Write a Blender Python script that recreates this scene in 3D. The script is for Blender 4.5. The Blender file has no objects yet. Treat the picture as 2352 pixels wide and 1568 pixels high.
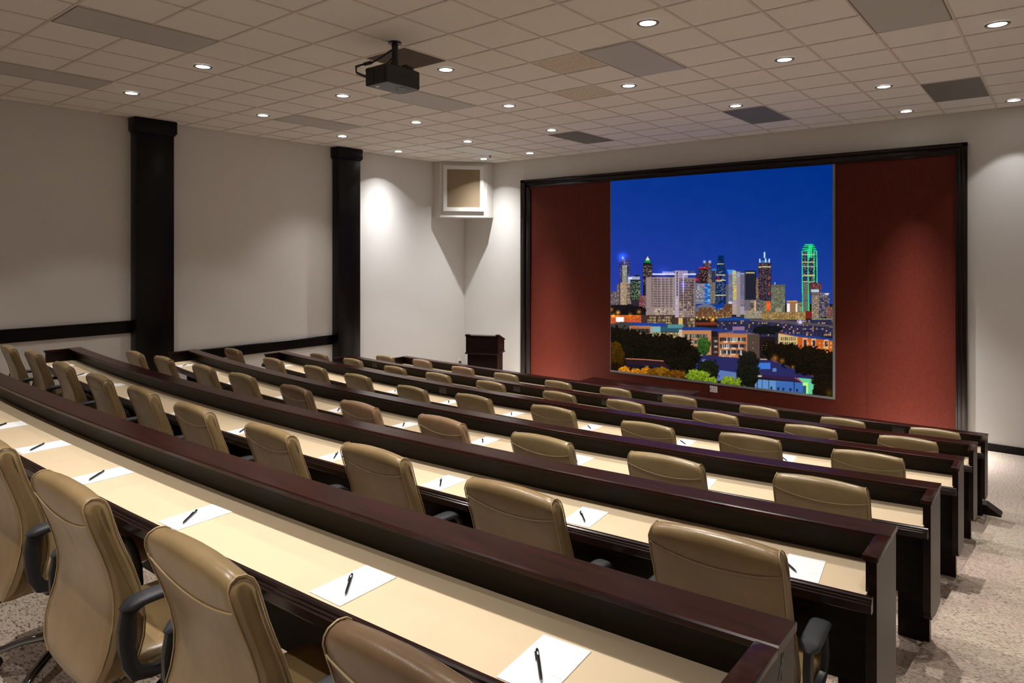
import bpy, bmesh, math, random
import numpy as np
from mathutils import Vector, Matrix
random.seed(7)
S = bpy.context.scene
C = S.collection
PI = math.pi
EXPOSURE = 0.0
SCREEN_EMIT = 2.0 ** -EXPOSURE
CEIL = 4.76
STEP = 0.2166
T = 0.6096                      # one ceiling tile
LEFT, FRONT, RIGHT, BACK = -5.2, 7.1, 6.3, -6.2
CAM = Vector((5.6249, -4.5324, CEIL - 2.0132))
F_PX, YAW = 1573.95, -0.6799

# ------------------------------------------------------------------ helpers
def mesh_obj(name, bm, mat, parent=None, smooth=False, recalc=True):
    if recalc:
        bmesh.ops.recalc_face_normals(bm, faces=bm.faces)
    me = bpy.data.meshes.new(name)
    bm.to_mesh(me); bm.free()
    if smooth:
        for p in me.polygons: p.use_smooth = True
    o = bpy.data.objects.new(name, me)
    if mat is not None: me.materials.append(mat)
    C.objects.link(o)
    if parent is not None: o.parent = parent
    return o

def auto_smooth(o, deg=40):
    me = o.data
    for p in me.polygons: p.use_smooth = True
    me.set_sharp_from_angle(angle=math.radians(deg))
    return o

def tag(o, label=None, cat=None, group=None, kind=None):
    if label: o['label'] = label
    if cat: o['category'] = cat
    if group: o['group'] = group
    if kind: o['kind'] = kind
    return o

def empty(name, loc=(0, 0, 0), rz=0.0):
    o = bpy.data.objects.new(name, None)
    o.empty_display_size = 0.1
    o.location = loc; o.rotation_euler = (0, 0, rz)
    C.objects.link(o)
    return o

def add_box(bm, x0, x1, y0, y1, z0, z1, bev=0.0, M=None, seg=2):
    v = [bm.verts.new((x, y, z)) for x in (x0, x1) for y in (y0, y1) for z in (z0, z1)]
    fs = [(0, 1, 3, 2), (4, 6, 7, 5), (0, 4, 5, 1), (2, 3, 7, 6), (0, 2, 6, 4), (1, 5, 7, 3)]
    faces = [bm.faces.new([v[i] for i in f]) for f in fs]
    vs = v
    if bev > 0:
        ed = list({e for f in faces for e in f.edges})
        r = bmesh.ops.bevel(bm, geom=ed, offset=bev, segments=seg, affect='EDGES', profile=0.5)
        vs = list({w for f in r['faces'] for w in f.verts} | {w for w in v if w.is_valid})
    if M is not None:
        bmesh.ops.transform(bm, matrix=M, verts=[w for w in vs if w.is_valid])
    return vs

def box(name, b, mat, parent=None, bev=0.0):
    bm = bmesh.new(); add_box(bm, *b, bev=bev)
    o = mesh_obj(name, bm, mat, parent)
    if bev: auto_smooth(o, 50)
    return o

def add_cyl(bm, c0, c1, r0, r1=None, n=16, caps=True):
    r1 = r0 if r1 is None else r1
    a, b = Vector(c0), Vector(c1)
    d = (b - a).normalized()
    u = d.orthogonal().normalized(); w = d.cross(u)
    A = [bm.verts.new(a + (u * math.cos(2*PI*k/n) + w * math.sin(2*PI*k/n)) * r0) for k in range(n)]
    B = [bm.verts.new(b + (u * math.cos(2*PI*k/n) + w * math.sin(2*PI*k/n)) * r1) for k in range(n)]
    for k in range(n):
        bm.faces.new((A[k], A[(k+1) % n], B[(k+1) % n], B[k]))
    if caps:
        bm.faces.new(A[::-1]); bm.faces.new(B)

def add_tube(bm, pts, r, n=8, caps=True):
    pts = [Vector(p) for p in pts]
    rs = r if isinstance(r, (list, tuple)) else [r] * len(pts)
    prev = None; rings = []
    for i, p in enumerate(pts):
        d = (pts[min(i+1, len(pts)-1)] - pts[max(i-1, 0)]).normalized()
        u = d.orthogonal().normalized() if prev is None else (prev - d * prev.dot(d)).normalized()
        prev = u; w = d.cross(u)
        rings.append([bm.verts.new(p + (u*math.cos(2*PI*k/n) + w*math.sin(2*PI*k/n)) * rs[i]) for k in range(n)])
    for a, b in zip(rings, rings[1:]):
        for k in range(n):
            bm.faces.new((a[k], a[(k+1) % n], b[(k+1) % n], b[k]))
    if caps:
        bm.faces.new(rings[0][::-1]); bm.faces.new(rings[-1])

def add_loft(bm, rings, closed=True, caps=True):
    vr = [[bm.verts.new(p) for p in r] for r in rings]
    n = len(vr[0])
    for a, b in zip(vr, vr[1:]):
        for k in range(n if closed else n-1):
            bm.faces.new((a[k], a[(k+1) % n], b[(k+1) % n], b[k]))
    if caps:
        bm.faces.new(vr[0][::-1]); bm.faces.new(vr[-1])
    return vr

def add_sweep(bm, path, sec, tfun):
    """sweep a (t,z) section along x stations; tfun(x) gives the row's y"""
    add_loft(bm, [[(x, tfun(x) + t, z) for t, z in sec] for x in path])

def copy_tree(o, parent=None):
    c = o.copy(); C.objects.link(c)
    if parent is not None: c.parent = parent
    for ch in o.children: copy_tree(ch, c)
    return c

# ------------------------------------------------------------------ materials
def new_mat(name):
    m = bpy.data.materials.new(name); m.use_nodes = True
    nt = m.node_tree
    return m, nt, nt.nodes['Principled BSDF']

def N(nt, typ, **kw):
    n = nt.nodes.new(typ)
    for k, v in kw.items(): setattr(n, k, v)
    return n

def setb(b, col=None, rough=None, metal=None, spec=None, coat=None):
    if col is not None: b.inputs['Base Color'].default_value = (*col, 1)
    if rough is not None: b.inputs['Roughness'].default_value = rough
    if metal is not None: b.inputs['Metallic'].default_value = metal
    if spec is not None: b.inputs['Specular IOR Level'].default_value = spec
    if coat is not None: b.inputs['Coat Weight'].default_value = coat; b.inputs['Coat Roughness'].default_value = 0.12

def ramp(nt, stops):
    r = N(nt, 'ShaderNodeValToRGB')
    e = r.color_ramp.elements
    while len(e) < len(stops): e.new(0.5)
    for k, (p, c) in enumerate(stops):
        e[k].position = p; e[k].color = (*c, 1)
    return r

def simple(name, col, rough=0.5, metal=0.0, spec=0.5, noise=0.0, scale=20, bump=0.0, stretch=(1, 1, 1), coat=None):
    m, nt, b = new_mat(name)
    setb(b, col, rough, metal, spec, coat)
    tc = N(nt, 'ShaderNodeTexCoord'); mp = N(nt, 'ShaderNodeMapping'); nz = N(nt, 'ShaderNodeTexNoise')
    mp.inputs['Scale'].default_value = stretch
    nt.links.new(tc.outputs['Object'], mp.inputs['Vector']); nt.links.new(mp.outputs['Vector'], nz.inputs['Vector'])
    nz.inputs['Scale'].default_value = scale; nz.inputs['Detail'].default_value = 4
    lo = tuple(c * (1 - noise) for c in col); hi = tuple(min(1, c * (1 + noise)) for c in col)
    r = ramp(nt, [(0.3, lo), (0.7, hi)])
    nt.links.new(nz.outputs['Fac'], r.inputs['Fac']); nt.links.new(r.outputs['Color'], b.inputs['Base Color'])
    if bump > 0:
        bp = N(nt, 'ShaderNodeBump'); bp.inputs['Strength'].default_value = bump; bp.inputs['Distance'].default_value = 0.01
        nt.links.new(nz.outputs['Fac'], bp.inputs['Height']); nt.links.new(bp.outputs['Normal'], b.inputs['Normal'])
    return m

def leather(name, c0, c1, rough=0.30):
    m, nt, b = new_mat(name)
    setb(b, c0, rough, spec=0.5)
    tc = N(nt, 'ShaderNodeTexCoord'); oi = N(nt, 'ShaderNodeObjectInfo')
    ad = N(nt, 'ShaderNodeVectorMath', operation='ADD')
    nt.links.new(tc.outputs['Object'], ad.inputs[0]); nt.links.new(oi.outputs['Location'], ad.inputs[1])
    nz = N(nt, 'ShaderNodeTexNoise'); nz.inputs['Scale'].default_value = 5.5; nz.inputs['Detail'].default_value = 5
    nt.links.new(ad.outputs[0], nz.inputs['Vector'])
    r = ramp(nt, [(0.3, c0), (0.72, c1)])
    nt.links.new(nz.outputs['Fac'], r.inputs['Fac']); nt.links.new(r.outputs['Color'], b.inputs['Base Color'])
    # soft folds and fine grain
    w = N(nt, 'ShaderNodeTexNoise'); w.inputs['Scale'].default_value = 6; w.inputs['Detail'].default_value = 2; w.inputs['Distortion'].default_value = 0.5
    mp = N(nt, 'ShaderNodeMapping'); mp.inputs['Scale'].default_value = (1, 1, 0.8); mp.inputs['Rotation'].default_value = (0, 0.6, 0)
    nt.links.new(ad.outputs[0], mp.inputs['Vector']); nt.links.new(mp.outputs['Vector'], w.inputs['Vector'])
    g = N(nt, 'ShaderNodeTexNoise'); g.inputs['Scale'].default_value = 260; g.inputs['Detail'].default_value = 2
    nt.links.new(tc.outputs['Object'], g.inputs['Vector'])
    b1 = N(nt, 'ShaderNodeBump'); b1.inputs['Strength'].default_value = 0.25; b1.inputs['Distance'].default_value = 0.02
    b2 = N(nt, 'ShaderNodeBump'); b2.inputs['Strength'].default_value = 0.12; b2.inputs['Distance'].default_value = 0.002
    nt.links.new(w.outputs['Fac'], b1.inputs['Height']); nt.links.new(g.outputs['Fac'], b2.inputs['Height'])
    nt.links.new(b1.outputs['Normal'], b2.inputs['Normal']); nt.links.new(b2.outputs['Normal'], b.inputs['Normal'])
    return m

def wood(name, c0, c1, rough=0.22, spec=0.5, stretch=(0.6, 9, 9), scale=6):
    m, nt, b = new_mat(name)
    setb(b, c0, rough, spec=spec)
    tc = N(nt, 'ShaderNodeTexCoord'); mp = N(nt, 'ShaderNodeMapping'); nz = N(nt, 'ShaderNodeTexNoise')
    mp.inputs['Scale'].default_value = stretch
    nt.links.new(tc.outputs['Object'], mp.inputs['Vector']); nt.links.new(mp.outputs['Vector'], nz.inputs['Vector'])
    nz.inputs['Scale'].default_value = scale; nz.inputs['Detail'].default_value = 6; nz.inputs['Distortion'].default_value = 0.6
    r = ramp(nt, [(0.3, c0), (0.75, c1)])
    nt.links.new(nz.outputs['Fac'], r.inputs['Fac']); nt.links.new(r.outputs['Color'], b.inputs['Base Color'])
    bp = N(nt, 'ShaderNodeBump'); bp.inputs['Strength'].default_value = 0.06; bp.inputs['Distance'].default_value = 0.004
    nt.links.new(nz.outputs['Fac'], bp.inputs['Height']); nt.links.new(bp.outputs['Normal'], b.inputs['Normal'])
    return m

def wallcover(name, col):
    m, nt, b = new_mat(name)
    setb(b, col, 0.85, spec=0.2)
    tc = N(nt, 'ShaderNodeTexCoord')
    a = N(nt, 'ShaderNodeTexNoise'); a.inputs['Scale'].default_value = 1.0; a.inputs['Detail'].default_value = 4
    mp = N(nt, 'ShaderNodeMapping'); mp.inputs['Scale'].default_value = (60, 60, 240)
    nt.links.new(tc.outputs['Object'], mp.inputs['Vector']); nt.links.new(mp.outputs['Vector'], a.inputs['Vector'])
    r = ramp(nt, [(0.3, tuple(c*0.95 for c in col)), (0.7, tuple(min(1, c*1.04) for c in col))])
    nt.links.new(a.outputs['Fac'], r.inputs['Fac']); nt.links.new(r.outputs['Color'], b.inputs['Base Color'])
    bp = N(nt, 'ShaderNodeBump'); bp.inputs['Strength'].default_value = 0.12; bp.inputs['Distance'].default_value = 0.004
    nt.links.new(a.outputs['Fac'], bp.inputs['Height']); nt.links.new(bp.outputs['Normal'], b.inputs['Normal'])
    return m

def carpet_mat():
    m, nt, b = new_mat('carpet')
    setb(b, (0.4, 0.33, 0.28), 0.95, spec=0.1)
    tc = N(nt, 'ShaderNodeTexCoord')
    def noise(sc, st, det=3, dist=0.0):
        mp = N(nt, 'ShaderNodeMapping'); mp.inputs['Scale'].default_value = st
        nz = N(nt, 'ShaderNodeTexNoise'); nz.inputs['Scale'].default_value = sc; nz.inputs['Detail'].default_value = det; nz.inputs['Distortion'].default_value = dist
        nt.links.new(tc.outputs['Object'], mp.inputs['Vector']); nt.links.new(mp.outputs['Vector'], nz.inputs['Vector'])
        return nz
    big = noise(1.3, (1, 1, 1), 4)
    r0 = ramp(nt, [(0.35, (0.62, 0.545, 0.435)), (0.65, (0.60, 0.48, 0.425))])
    nt.links.new(big.outputs['Fac'], r0.inputs['Fac'])
    fl = noise(54, (1, 2.3, 1), 3, 0.3)
    r1 = ramp(nt, [(0.30, (0.10, 0.075, 0.06)), (0.42, (0.68, 0.64, 0.61)), (0.56, (1, 1, 1)), (0.75, (1.0, 0.95, 0.9))])
    nt.links.new(fl.outputs['Fac'], r1.inputs['Fac'])
    mx = N(nt, 'ShaderNodeMix', data_type='RGBA', blend_type='MULTIPLY'); mx.inputs[0].default_value = 1.0
    nt.links.new(r0.outputs['Color'], mx.inputs[6]); nt.links.new(r1.outputs['Color'], mx.inputs[7])
    nt.links.new(mx.outputs[2], b.inputs['Base Color'])
    fine = noise(220, (1, 1, 1), 2)
    bp = N(nt, 'ShaderNodeBump'); bp.inputs['Strength'].default_value = 0.5; bp.inputs['Distance'].default_value = 0.01
    nt.links.new(fine.outputs['Fac'], bp.inputs['Height']); nt.links.new(bp.outputs['Normal'], b.inputs['Normal'])
    return m

def speckle_mat(name, c0, c1, scale=90):
    m, nt, b = new_mat(name); setb(b, c0, 0.9, spec=0.15)
    tc = N(nt, 'ShaderNodeTexCoord'); nz = N(nt, 'ShaderNodeTexNoise')
    nt.links.new(tc.outputs['Object'], nz.inputs['Vector']); nz.inputs['Scale'].default_value = scale; nz.inputs['Detail'].default_value = 2
    r = ramp(nt, [(0.38, c1), (0.52, c0)])
    nt.links.new(nz.outputs['Fac'], r.inputs['Fac']); nt.links.new(r.outputs['Color'], b.inputs['Base Color'])
    return m

def emit_mat(name, col, strength):
    m = bpy.data.materials.new(name); m.use_nodes = True; nt = m.node_tree
    nt.nodes.remove(nt.nodes['Principled BSDF'])
    e = N(nt, 'ShaderNodeEmission'); e.inputs['Color'].default_value = (*col, 1); e.inputs['Strength'].default_value = strength
    nt.links.new(e.outputs[0], nt.nodes['Material Output'].inputs['Surface'])
    return m

def lens_mat(name, col, scale=120):
    """prismatic troffer lens: grey plastic with a soft tube-shaped gloss and fine ribs"""
    m, nt, b = new_mat(name); setb(b, col, 0.5, spec=0.25)
    tc = N(nt, 'ShaderNodeTexCoord'); wv = N(nt, 'ShaderNodeTexVoronoi'); wv.inputs['Scale'].default_value = scale
    nt.links.new(tc.outputs['Object'], wv.inputs['Vector'])
    bp = N(nt, 'ShaderNodeBump'); bp.inputs['Strength'].default_value = 0.4; bp.inputs['Distance'].default_value = 0.003
    nt.links.new(wv.outputs['Distance'], bp.inputs['Height']); nt.links.new(bp.outputs['Normal'], b.inputs['Normal'])
    return m

M_WALL = wallcover('wallcovering', (0.66, 0.635, 0.60))
M_CEIL = simple('ceiling_tile_board', (0.74, 0.705, 0.67), 0.9, spec=0.1, noise=0.05, scale=160)
M_TBAR = simple('tee_bar', (0.60, 0.54, 0.48), 0.6, spec=0.3, noise=0.05)
M_SPECK = speckle_mat('speckled_tile', (0.66, 0.60, 0.52), (0.42, 0.30, 0.22))
M_CARPET = carpet_mat()
M_WOOD = wood('dark_mahogany', (0.006, 0.003, 0.0025), (0.016, 0.006, 0.005), 0.34, spec=0.2)
M_LEDGE = wood('mahogany_ledge', (0.012, 0.0035, 0.003), (0.036, 0.008, 0.006), 0.24, spec=0.18)
M_COL = wood('column_veneer', (0.0022, 0.0012, 0.001), (0.005, 0.0022, 0.0018), 0.30, spec=0.22, stretch=(9, 9, 0.6))
M_PANEL = wood('dark_panel_board', (0.012, 0.009, 0.005), (0.024, 0.018, 0.010), 0.42, spec=0.13)
M_LAM = simple('cream_laminate', (0.715, 0.57, 0.385), 0.38, spec=0.4, noise=0.02, scale=8)
M_NOSE = wood('nosing_wood', (0.007, 0.003, 0.0025), (0.02, 0.006, 0.005), 0.2, spec=0.4)
M_RED = simple('red_veneer', (0.092, 0.0155, 0.009), 0.5, spec=0.12, noise=0.12, scale=40, stretch=(1, 1, 0.5))
M_FRAME = wood('panel_frame_wood', (0.004, 0.002, 0.0016), (0.010, 0.0035, 0.0028), 0.18, spec=0.35, stretch=(9, 9, 0.6))
M_TAN = leather('tan_leather', (0.215, 0.145, 0.065), (0.30, 0.205, 0.10))
M_TAN2 = leather('olive_tan_leather', (0.26, 0.185, 0.088), (0.335, 0.245, 0.122))
M_BROWN = leather('brown_leather', (0.125, 0.075, 0.04), (0.19, 0.115, 0.06))
M_PINK = leather('pinkish_tan_leather', (0.27, 0.165, 0.09), (0.38, 0.235, 0.14))
M_PIPE = simple('piping_leather', (0.36, 0.255, 0.13), 0.4, noise=0.05)
M_BLACK = simple('black_plastic', (0.012, 0.012, 0.014), 0.45, noise=0.1, scale=120, bump=0.05)
M_PAD = simple('arm_pad_plastic', (0.018, 0.02, 0.024), 0.55, noise=0.1, scale=200, bump=0.1)
M_CHROME = simple('dark_chrome', (0.22, 0.23, 0.25), 0.16, metal=1.0, noise=0.03)
M_PAPER = simple('white_paper', (0.90, 0.91, 0.94), 0.8, spec=0.2, noise=0.005)
M_INK = simple('grey_print', (0.35, 0.35, 0.37), 0.8, noise=0.02)
M_PEN = simple('black_pen_plastic', (0.015, 0.016, 0.02), 0.25, noise=0.05)
M_STEEL = simple('pen_metal', (0.6, 0.62, 0.66), 0.2, metal=1.0, noise=0.02)
M_WHITE = simple('white_paint', (0.72, 0.70, 0.66), 0.5, noise=0.01)
M_BOXP = simple('cabinet_paint', (0.64, 0.61, 0.565), 0.7, noise=0.01)
M_CLOTH = simple('tan_speaker_cloth', (0.25, 0.185, 0.115), 0.9, spec=0.1, noise=0.08, scale=60)
M_LENS = lens_mat('troffer_lens', (0.46, 0.44, 0.43))
M_LENSD = lens_mat('grey_troffer_lens', (0.15, 0.145, 0.135))
M_VENT = speckle_mat('perforated_vent', (0.13, 0.10, 0.09), (0.05, 0.04, 0.035), 220)
M_TRIM = simple('lamp_trim', (0.16, 0.135, 0.11), 0.35, noise=0.03)
M_LAMP = emit_mat('lit_lamp', (1.0, 0.97, 0.92), 12.0)
M_GREYF = simple('screen_frame', (0.20, 0.21, 0.22), 0.45, noise=0.03)
M_PROJ = simple('projector_shell', (0.014, 0.013, 0.011), 0.45, noise=0.1)
M_PLATE = simple('ivory_plate', (0.75, 0.70, 0.55), 0.4, noise=0.01)
M_DPLATE = simple('dark_outlet', (0.010, 0.010, 0.010), 0.3, noise=0.05)
# ------------------------------------------------------------------ the rows
ROWS = {  # near-edge curve of each ledge: y = a + b(x-1.3) + c(x-1.3)^2 ; x range ; ledge joints
    1: dict(c=(-3.27, -0.008, 0.012), xl=-2.40, xr=5.171, j=(0.46, 2.756)),
    2: dict(c=(-2.038, 0.008, 0.016), xl=-2.693, xr=5.135, j=(0.06, 2.621)),
    3: dict(c=(-0.709, 0.011, 0.021), xl=-3.082, xr=5.104, j=(-0.1, 2.529)),
    4: dict(c=(0.835, 0.019, 0.018), xl=-3.39, xr=5.062, j=(-0.3, 2.353)),
    5: dict(c=(2.294, 0.040, 0.014), xl=-3.481, xr=5.018, j=(-0.45, 2.237)),
    6: dict(c=(3.863, 0.021, 0.007), xl=-3.823, xr=4.992, j=(-0.6, 2.14)),
}
def row_y(i):
    a, b, c = ROWS[i]['c']
    return lambda x: a + b * (x - 1.3) + c * (x - 1.3) ** 2
def row_slope(i, x):
    a, b, c = ROWS[i]['c']
    return math.atan(b + 2 * c * (x - 1.3))
def tier(i): return (6 - i) * STEP
LEDGE_H, TOP_H = 0.872, 0.742

# ------------------------------------------------------------------ room shell
AISLE = 5.03
def riser_y(i):
    f = row_y(i)
    return lambda x: f(min(max(x, ROWS[i]['xl']), ROWS[i]['xr'])) + 0.19
bm = bmesh.new()
xs = [LEFT + (AISLE - LEFT) * k / 40 for k in range(41)]
# treads and risers from the front floor up to the last tier
def strip(ya, za, yb, zb):
    A = [bm.verts.new((x, ya(x), za)) for x in xs]; B = [bm.verts.new((x, yb(x), zb)) for x in xs]
    for k in range(40): bm.faces.new((A[k], A[k+1], B[k+1], B[k]))
prev = lambda x: FRONT
prev_z = 0.0
strip(riser_y(6), 0.0, prev, 0.0)
for i in range(6, 0, -1):
    if i < 6: strip(riser_y(i), tier(i + 1), riser_y(i), tier(i))
    nxt = riser_y(i - 1) if i > 1 else (lambda x: BACK)
    strip(nxt, tier(i), riser_y(i), tier(i))
# sloping aisle on the right
st = [(FRONT, 0.0)] + [(riser_y(i)(AISLE) - (0.0 if i < 6 else 0.0), tier(i)) for i in range(6, 0, -1)] + [(BACK, tier(1))]
for (ya, za), (yb, zb) in zip(st, st[1:]):
    v = [bm.verts.new(p) for p in ((AISLE, ya, za), (RIGHT, ya, za), (RIGHT, yb, zb), (AISLE, yb, zb))]
    bm.faces.new(v)
    if abs(zb - za) > 1e-4:   # closing cheek down to the lower tread
        w = [bm.verts.new(p) for p in ((AISLE, ya, za), (AISLE, yb, zb), (AISLE, yb, za))]
        bm.faces.new(w)
floor = tag(mesh_obj('floor', bm, M_CARPET, recalc=False), 'mottled beige carpet over shallow tiers and the sloping aisle', kind='structure')

def wall(name, b, label): return tag(box(name, b, M_WALL), label, kind='structure')
TH = 0.15
wall('wall_left', (LEFT - TH, LEFT, BACK, FRONT + TH, -0.1, CEIL + 0.1), 'off-white fabric wall with two dark columns')
wall('wall_front', (LEFT, RIGHT, FRONT, FRONT + TH, -0.1, CEIL + 0.1), 'off-white fabric wall around the red wood panel')
wall('wall_right', (RIGHT, RIGHT + TH, BACK, FRONT + TH, -0.1, CEIL + 0.1), 'off-white fabric wall along the right aisle')
wall('wall_back', (LEFT, RIGHT, BACK - TH, BACK, -0.1, CEIL + 0.1), 'off-white fabric wall behind the last row')
tag(box('ceiling', (LEFT, RIGHT, BACK, FRONT, CEIL + 0.006, CEIL + 0.12), M_CEIL), 'beige tiled suspended ceiling', kind='structure')
# tee bars of the suspended ceiling
bm = bmesh.new()
W = 0.012
for a in range(-10, 12):
    y = a * T
    if BACK < y < FRONT: add_box(bm, LEFT, RIGHT, y - W, y + W, CEIL, CEIL + 0.008)
for b in range(-8, 11):
    x = b * T
    if LEFT < x < RIGHT: add_box(bm, x - W, x + W, BACK, FRONT, CEIL + 0.0005, CEIL + 0.0085)
add_box(bm, LEFT, LEFT + 0.02, BACK, FRONT, CEIL, CEIL + 0.008)
add_box(bm, LEFT, RIGHT, FRONT - 0.02, FRONT, CEIL, CEIL + 0.008)
tag(mesh_obj('trim_1', bm, M_TBAR), 'thin tee bar grid of the suspended ceiling', kind='structure')

def ceil_panel(a0, b0, da, db, mat, name, dz=0.003, parent=None):
    m = 0.014
    return box(name, (b0*T + m, (b0+db)*T - m, a0*T + m, (a0+da)*T - m, CEIL + 0.006 - dz, CEIL + 0.0065), mat, parent)
for k, (a, b, lab) in enumerate([(2, 2, 'speckled ceiling tile touching the corner of a troffer'), (4, 1, 'pinkish speckled ceiling tile two rows nearer the screen wall')]):
    tag(ceil_panel(a, b, 1, 1, M_SPECK, 'ceiling_tile', 0.002), lab, 'ceiling tile', 'odd speckled ceiling tiles')
v = tag(empty('ceiling_vent', (0.5*T, 0.5*T, CEIL)), 'dark perforated square ceiling vent above the projector', 'vent')
o = box('grille', (-0.5*T+0.014, 0.5*T-0.014, -0.5*T+0.014, 0.5*T-0.014, 0.001, 0.0065), M_VENT, v)

# unlit fluorescent troffers, two tiles long
TROFF = [(-4, -2, 0, 'unlit ceiling troffer nearest the camera on the left'), (-2 - 2, -6, 0, 'unlit troffer beside the left wall, cut by the photo edge'),
         (2, -2, 0, 'unlit troffer just beyond the projector'), (2, -6, 0, 'unlit troffer near the left wall above the column gap'),
         (8, -6, 2, 'pale troffer in front of the corner speaker cabinet'), (2, 3, 0, 'unlit troffer beside a speckled tile, centre of the ceiling'),
         (2, 7, 0, 'large unlit troffer cut off by the top edge on the right'), (8, -2, 1, 'dark grey troffer left of centre along the screen wall'),
         (8, 3, 1, 'dark grey troffer above the skyline screen'), (8, 7, 1, 'dark grey troffer at the right end of the screen wall')]
M_LENSW = lens_mat('pale_troffer_lens', (0.74, 0.76, 0.74))
for a, b, kind, lab in TROFF:
    r = tag(empty('ceiling_troffer', ((b + .5)*T, (a + 1)*T, CEIL)), lab, 'ceiling light', 'unlit fluorescent troffers')
    bm = bmesh.new()
    x, y, m, f = 0.5*T - 0.008, T - 0.008, 0.03, 0.010
    add_box(bm, -x, x, -y, -y + f, -0.002, 0.0065); add_box(bm, -x, x, y - f, y, -0.002, 0.0065)
    add_box(bm, -x, -x + f, -y, y, -0.002, 0.0065); add_box(bm, x - f, x, -y, y, -0.002, 0.0065)
    mesh_obj('frame', bm, M_TRIM, r)
    bm = bmesh.new()   # gently bowed lens
    ring = []
    for s in range(9):
        u = -1 + s / 4
        ring.append([(u*(x - f), -y + f, -0.0008 - 0.003*(1-u*u)), (u*(x - f), y - f, -0.0008 - 0.003*(1-u*u))])
    add_loft(bm, ring, closed=False, caps=False)
    lo = mesh_obj('lens', bm, (M_LENS, M_LENSD, M_LENSW)[kind], r, smooth=True)

# recessed downlights: (x, y, power factor, half angle, tilt x, tilt y)
LAMPS = [  # visible in the photograph
 (-1.595, -0.891, .55, 42), (-3.485, -0.851, .5, 42), (-3.46, 0.942, .5, 42), (-4.02, 2.769, .75, 46), (-4.597, 4.552, 2.1, 53),
 (-1.543, 0.901, .9, 43), (-2.116, 2.708, 1.0, 43), (-2.72, 4.522, 1.0, 42), (-3.986, 6.40, 2.1, 54),
 (0.351, 0.84, 1.0, 43), (-0.269, 2.692, 1.0, 43), (-0.891, 4.554, 1.2, 40), (-2.726, 6.365, 6.0, 22),
 (2.787, 0.863, 1.0, 43), (1.549, 2.732, 1.0, 43), (2.131, 4.632, 1.2, 40), (3.355, 2.771, 1.0, 43),
 (3.918, 4.703, 1.2, 40), (3.868, 6.50, 5.5, 22), (5.157, 2.823, .85, 43), (5.093, 6.60, .3, 40)]
HIDDEN = [  # unseen lamps added above and behind the camera to light the near desks
 (4.6, 0.9, 1.3, 43), (1.2, -1.75, .35, 43), (3.35, -0.95, 1.3, 43), (5.25, -0.95, .2, 43), (-0.6, -2.75, .3, 43), (-2.6, -2.75, .35, 43),
 (2.4, -2.75, .95, 43), (4.0, -2.75, 1.25, 43), (5.6, -2.75, .2, 43), (0.6, -4.4, .4, 43), (2.6, -4.4, .9, 43), (4.6, -4.9, .8, 43), (-1.6, -4.4, .5, 43), (-3.8, -3.2, .45, 42)]
def beam_profile(li, n):
    """reflector optics: intensity falls off as cos^n away from the lamp's axis"""
    li.use_nodes = True; nt = li.node_tree
    em = nt.nodes['Emission']
    tc = N(nt, 'ShaderNodeTexCoord'); sp = N(nt, 'ShaderNodeSeparateXYZ'); ab = N(nt, 'ShaderNodeMath', operation='ABSOLUTE'); pw_ = N(nt, 'ShaderNodeMath', operation='POWER'); ml = N(nt, 'ShaderNodeMath', operation='MULTIPLY')
    nt.links.new(tc.outputs['Normal'], sp.inputs[0]); nt.links.new(sp.outputs['Z'], ab.inputs[0]); nt.links.new(ab.outputs[0], pw_.inputs[0])
    pw_.inputs[1].default_value = n; ml.inputs[1].default_value = 1.0 + 0.13 * n
    nt.links.new(pw_.outputs[0], ml.inputs[0]); nt.links.new(ml.outputs[0], em.inputs['Strength'])
LAMP_W = 168.0
names = {0:'first',1:'second',2:'third',3:'fourth',4:'fifth',5:'sixth'}
bands = {}
for k, L in enumerate(LAMPS):
    yb = min((-0.9, 0.9, 2.74, 4.57, 6.45), key=lambda q: abs(q - L[1]))
    bands.setdefault(yb, []).append(k)
blab = {-0.9: 'nearest band', 0.9: 'projector band', 2.74: 'band beyond the projector', 4.57: 'band short of the screen wall', 6.45: 'band along the screen wall'}
lab_of = {}
for yb, ks in bands.items():
    for n, k in enumerate(sorted(ks, key=lambda q: LAMPS[q][0])):
        lab_of[k] = f'lit round downlight, {names[n]} from the left in the {blab[yb]}'
def downlight_mesh():
    bm = bmesh.new()
    prof = [(0.098, 0.0), (0.092, -0.006), (0.076, -0.006), (0.070, -0.001)]
    n = 36
    add_loft(bm, [[(r*math.cos(2*PI*k/n), r*math.sin(2*PI*k/n), z) for k in range(n)] for r, z in prof], caps=False)
    me1 = bm; bm2 = bmesh.new()
    vs = [bm2.verts.new((0.070*math.cos(2*PI*k/n), 0.070*math.sin(2*PI*k/n), -0.002)) for k in range(n)]
    bm2.faces.new(vs[::-1])
    return me1, bm2
proto = None
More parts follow.
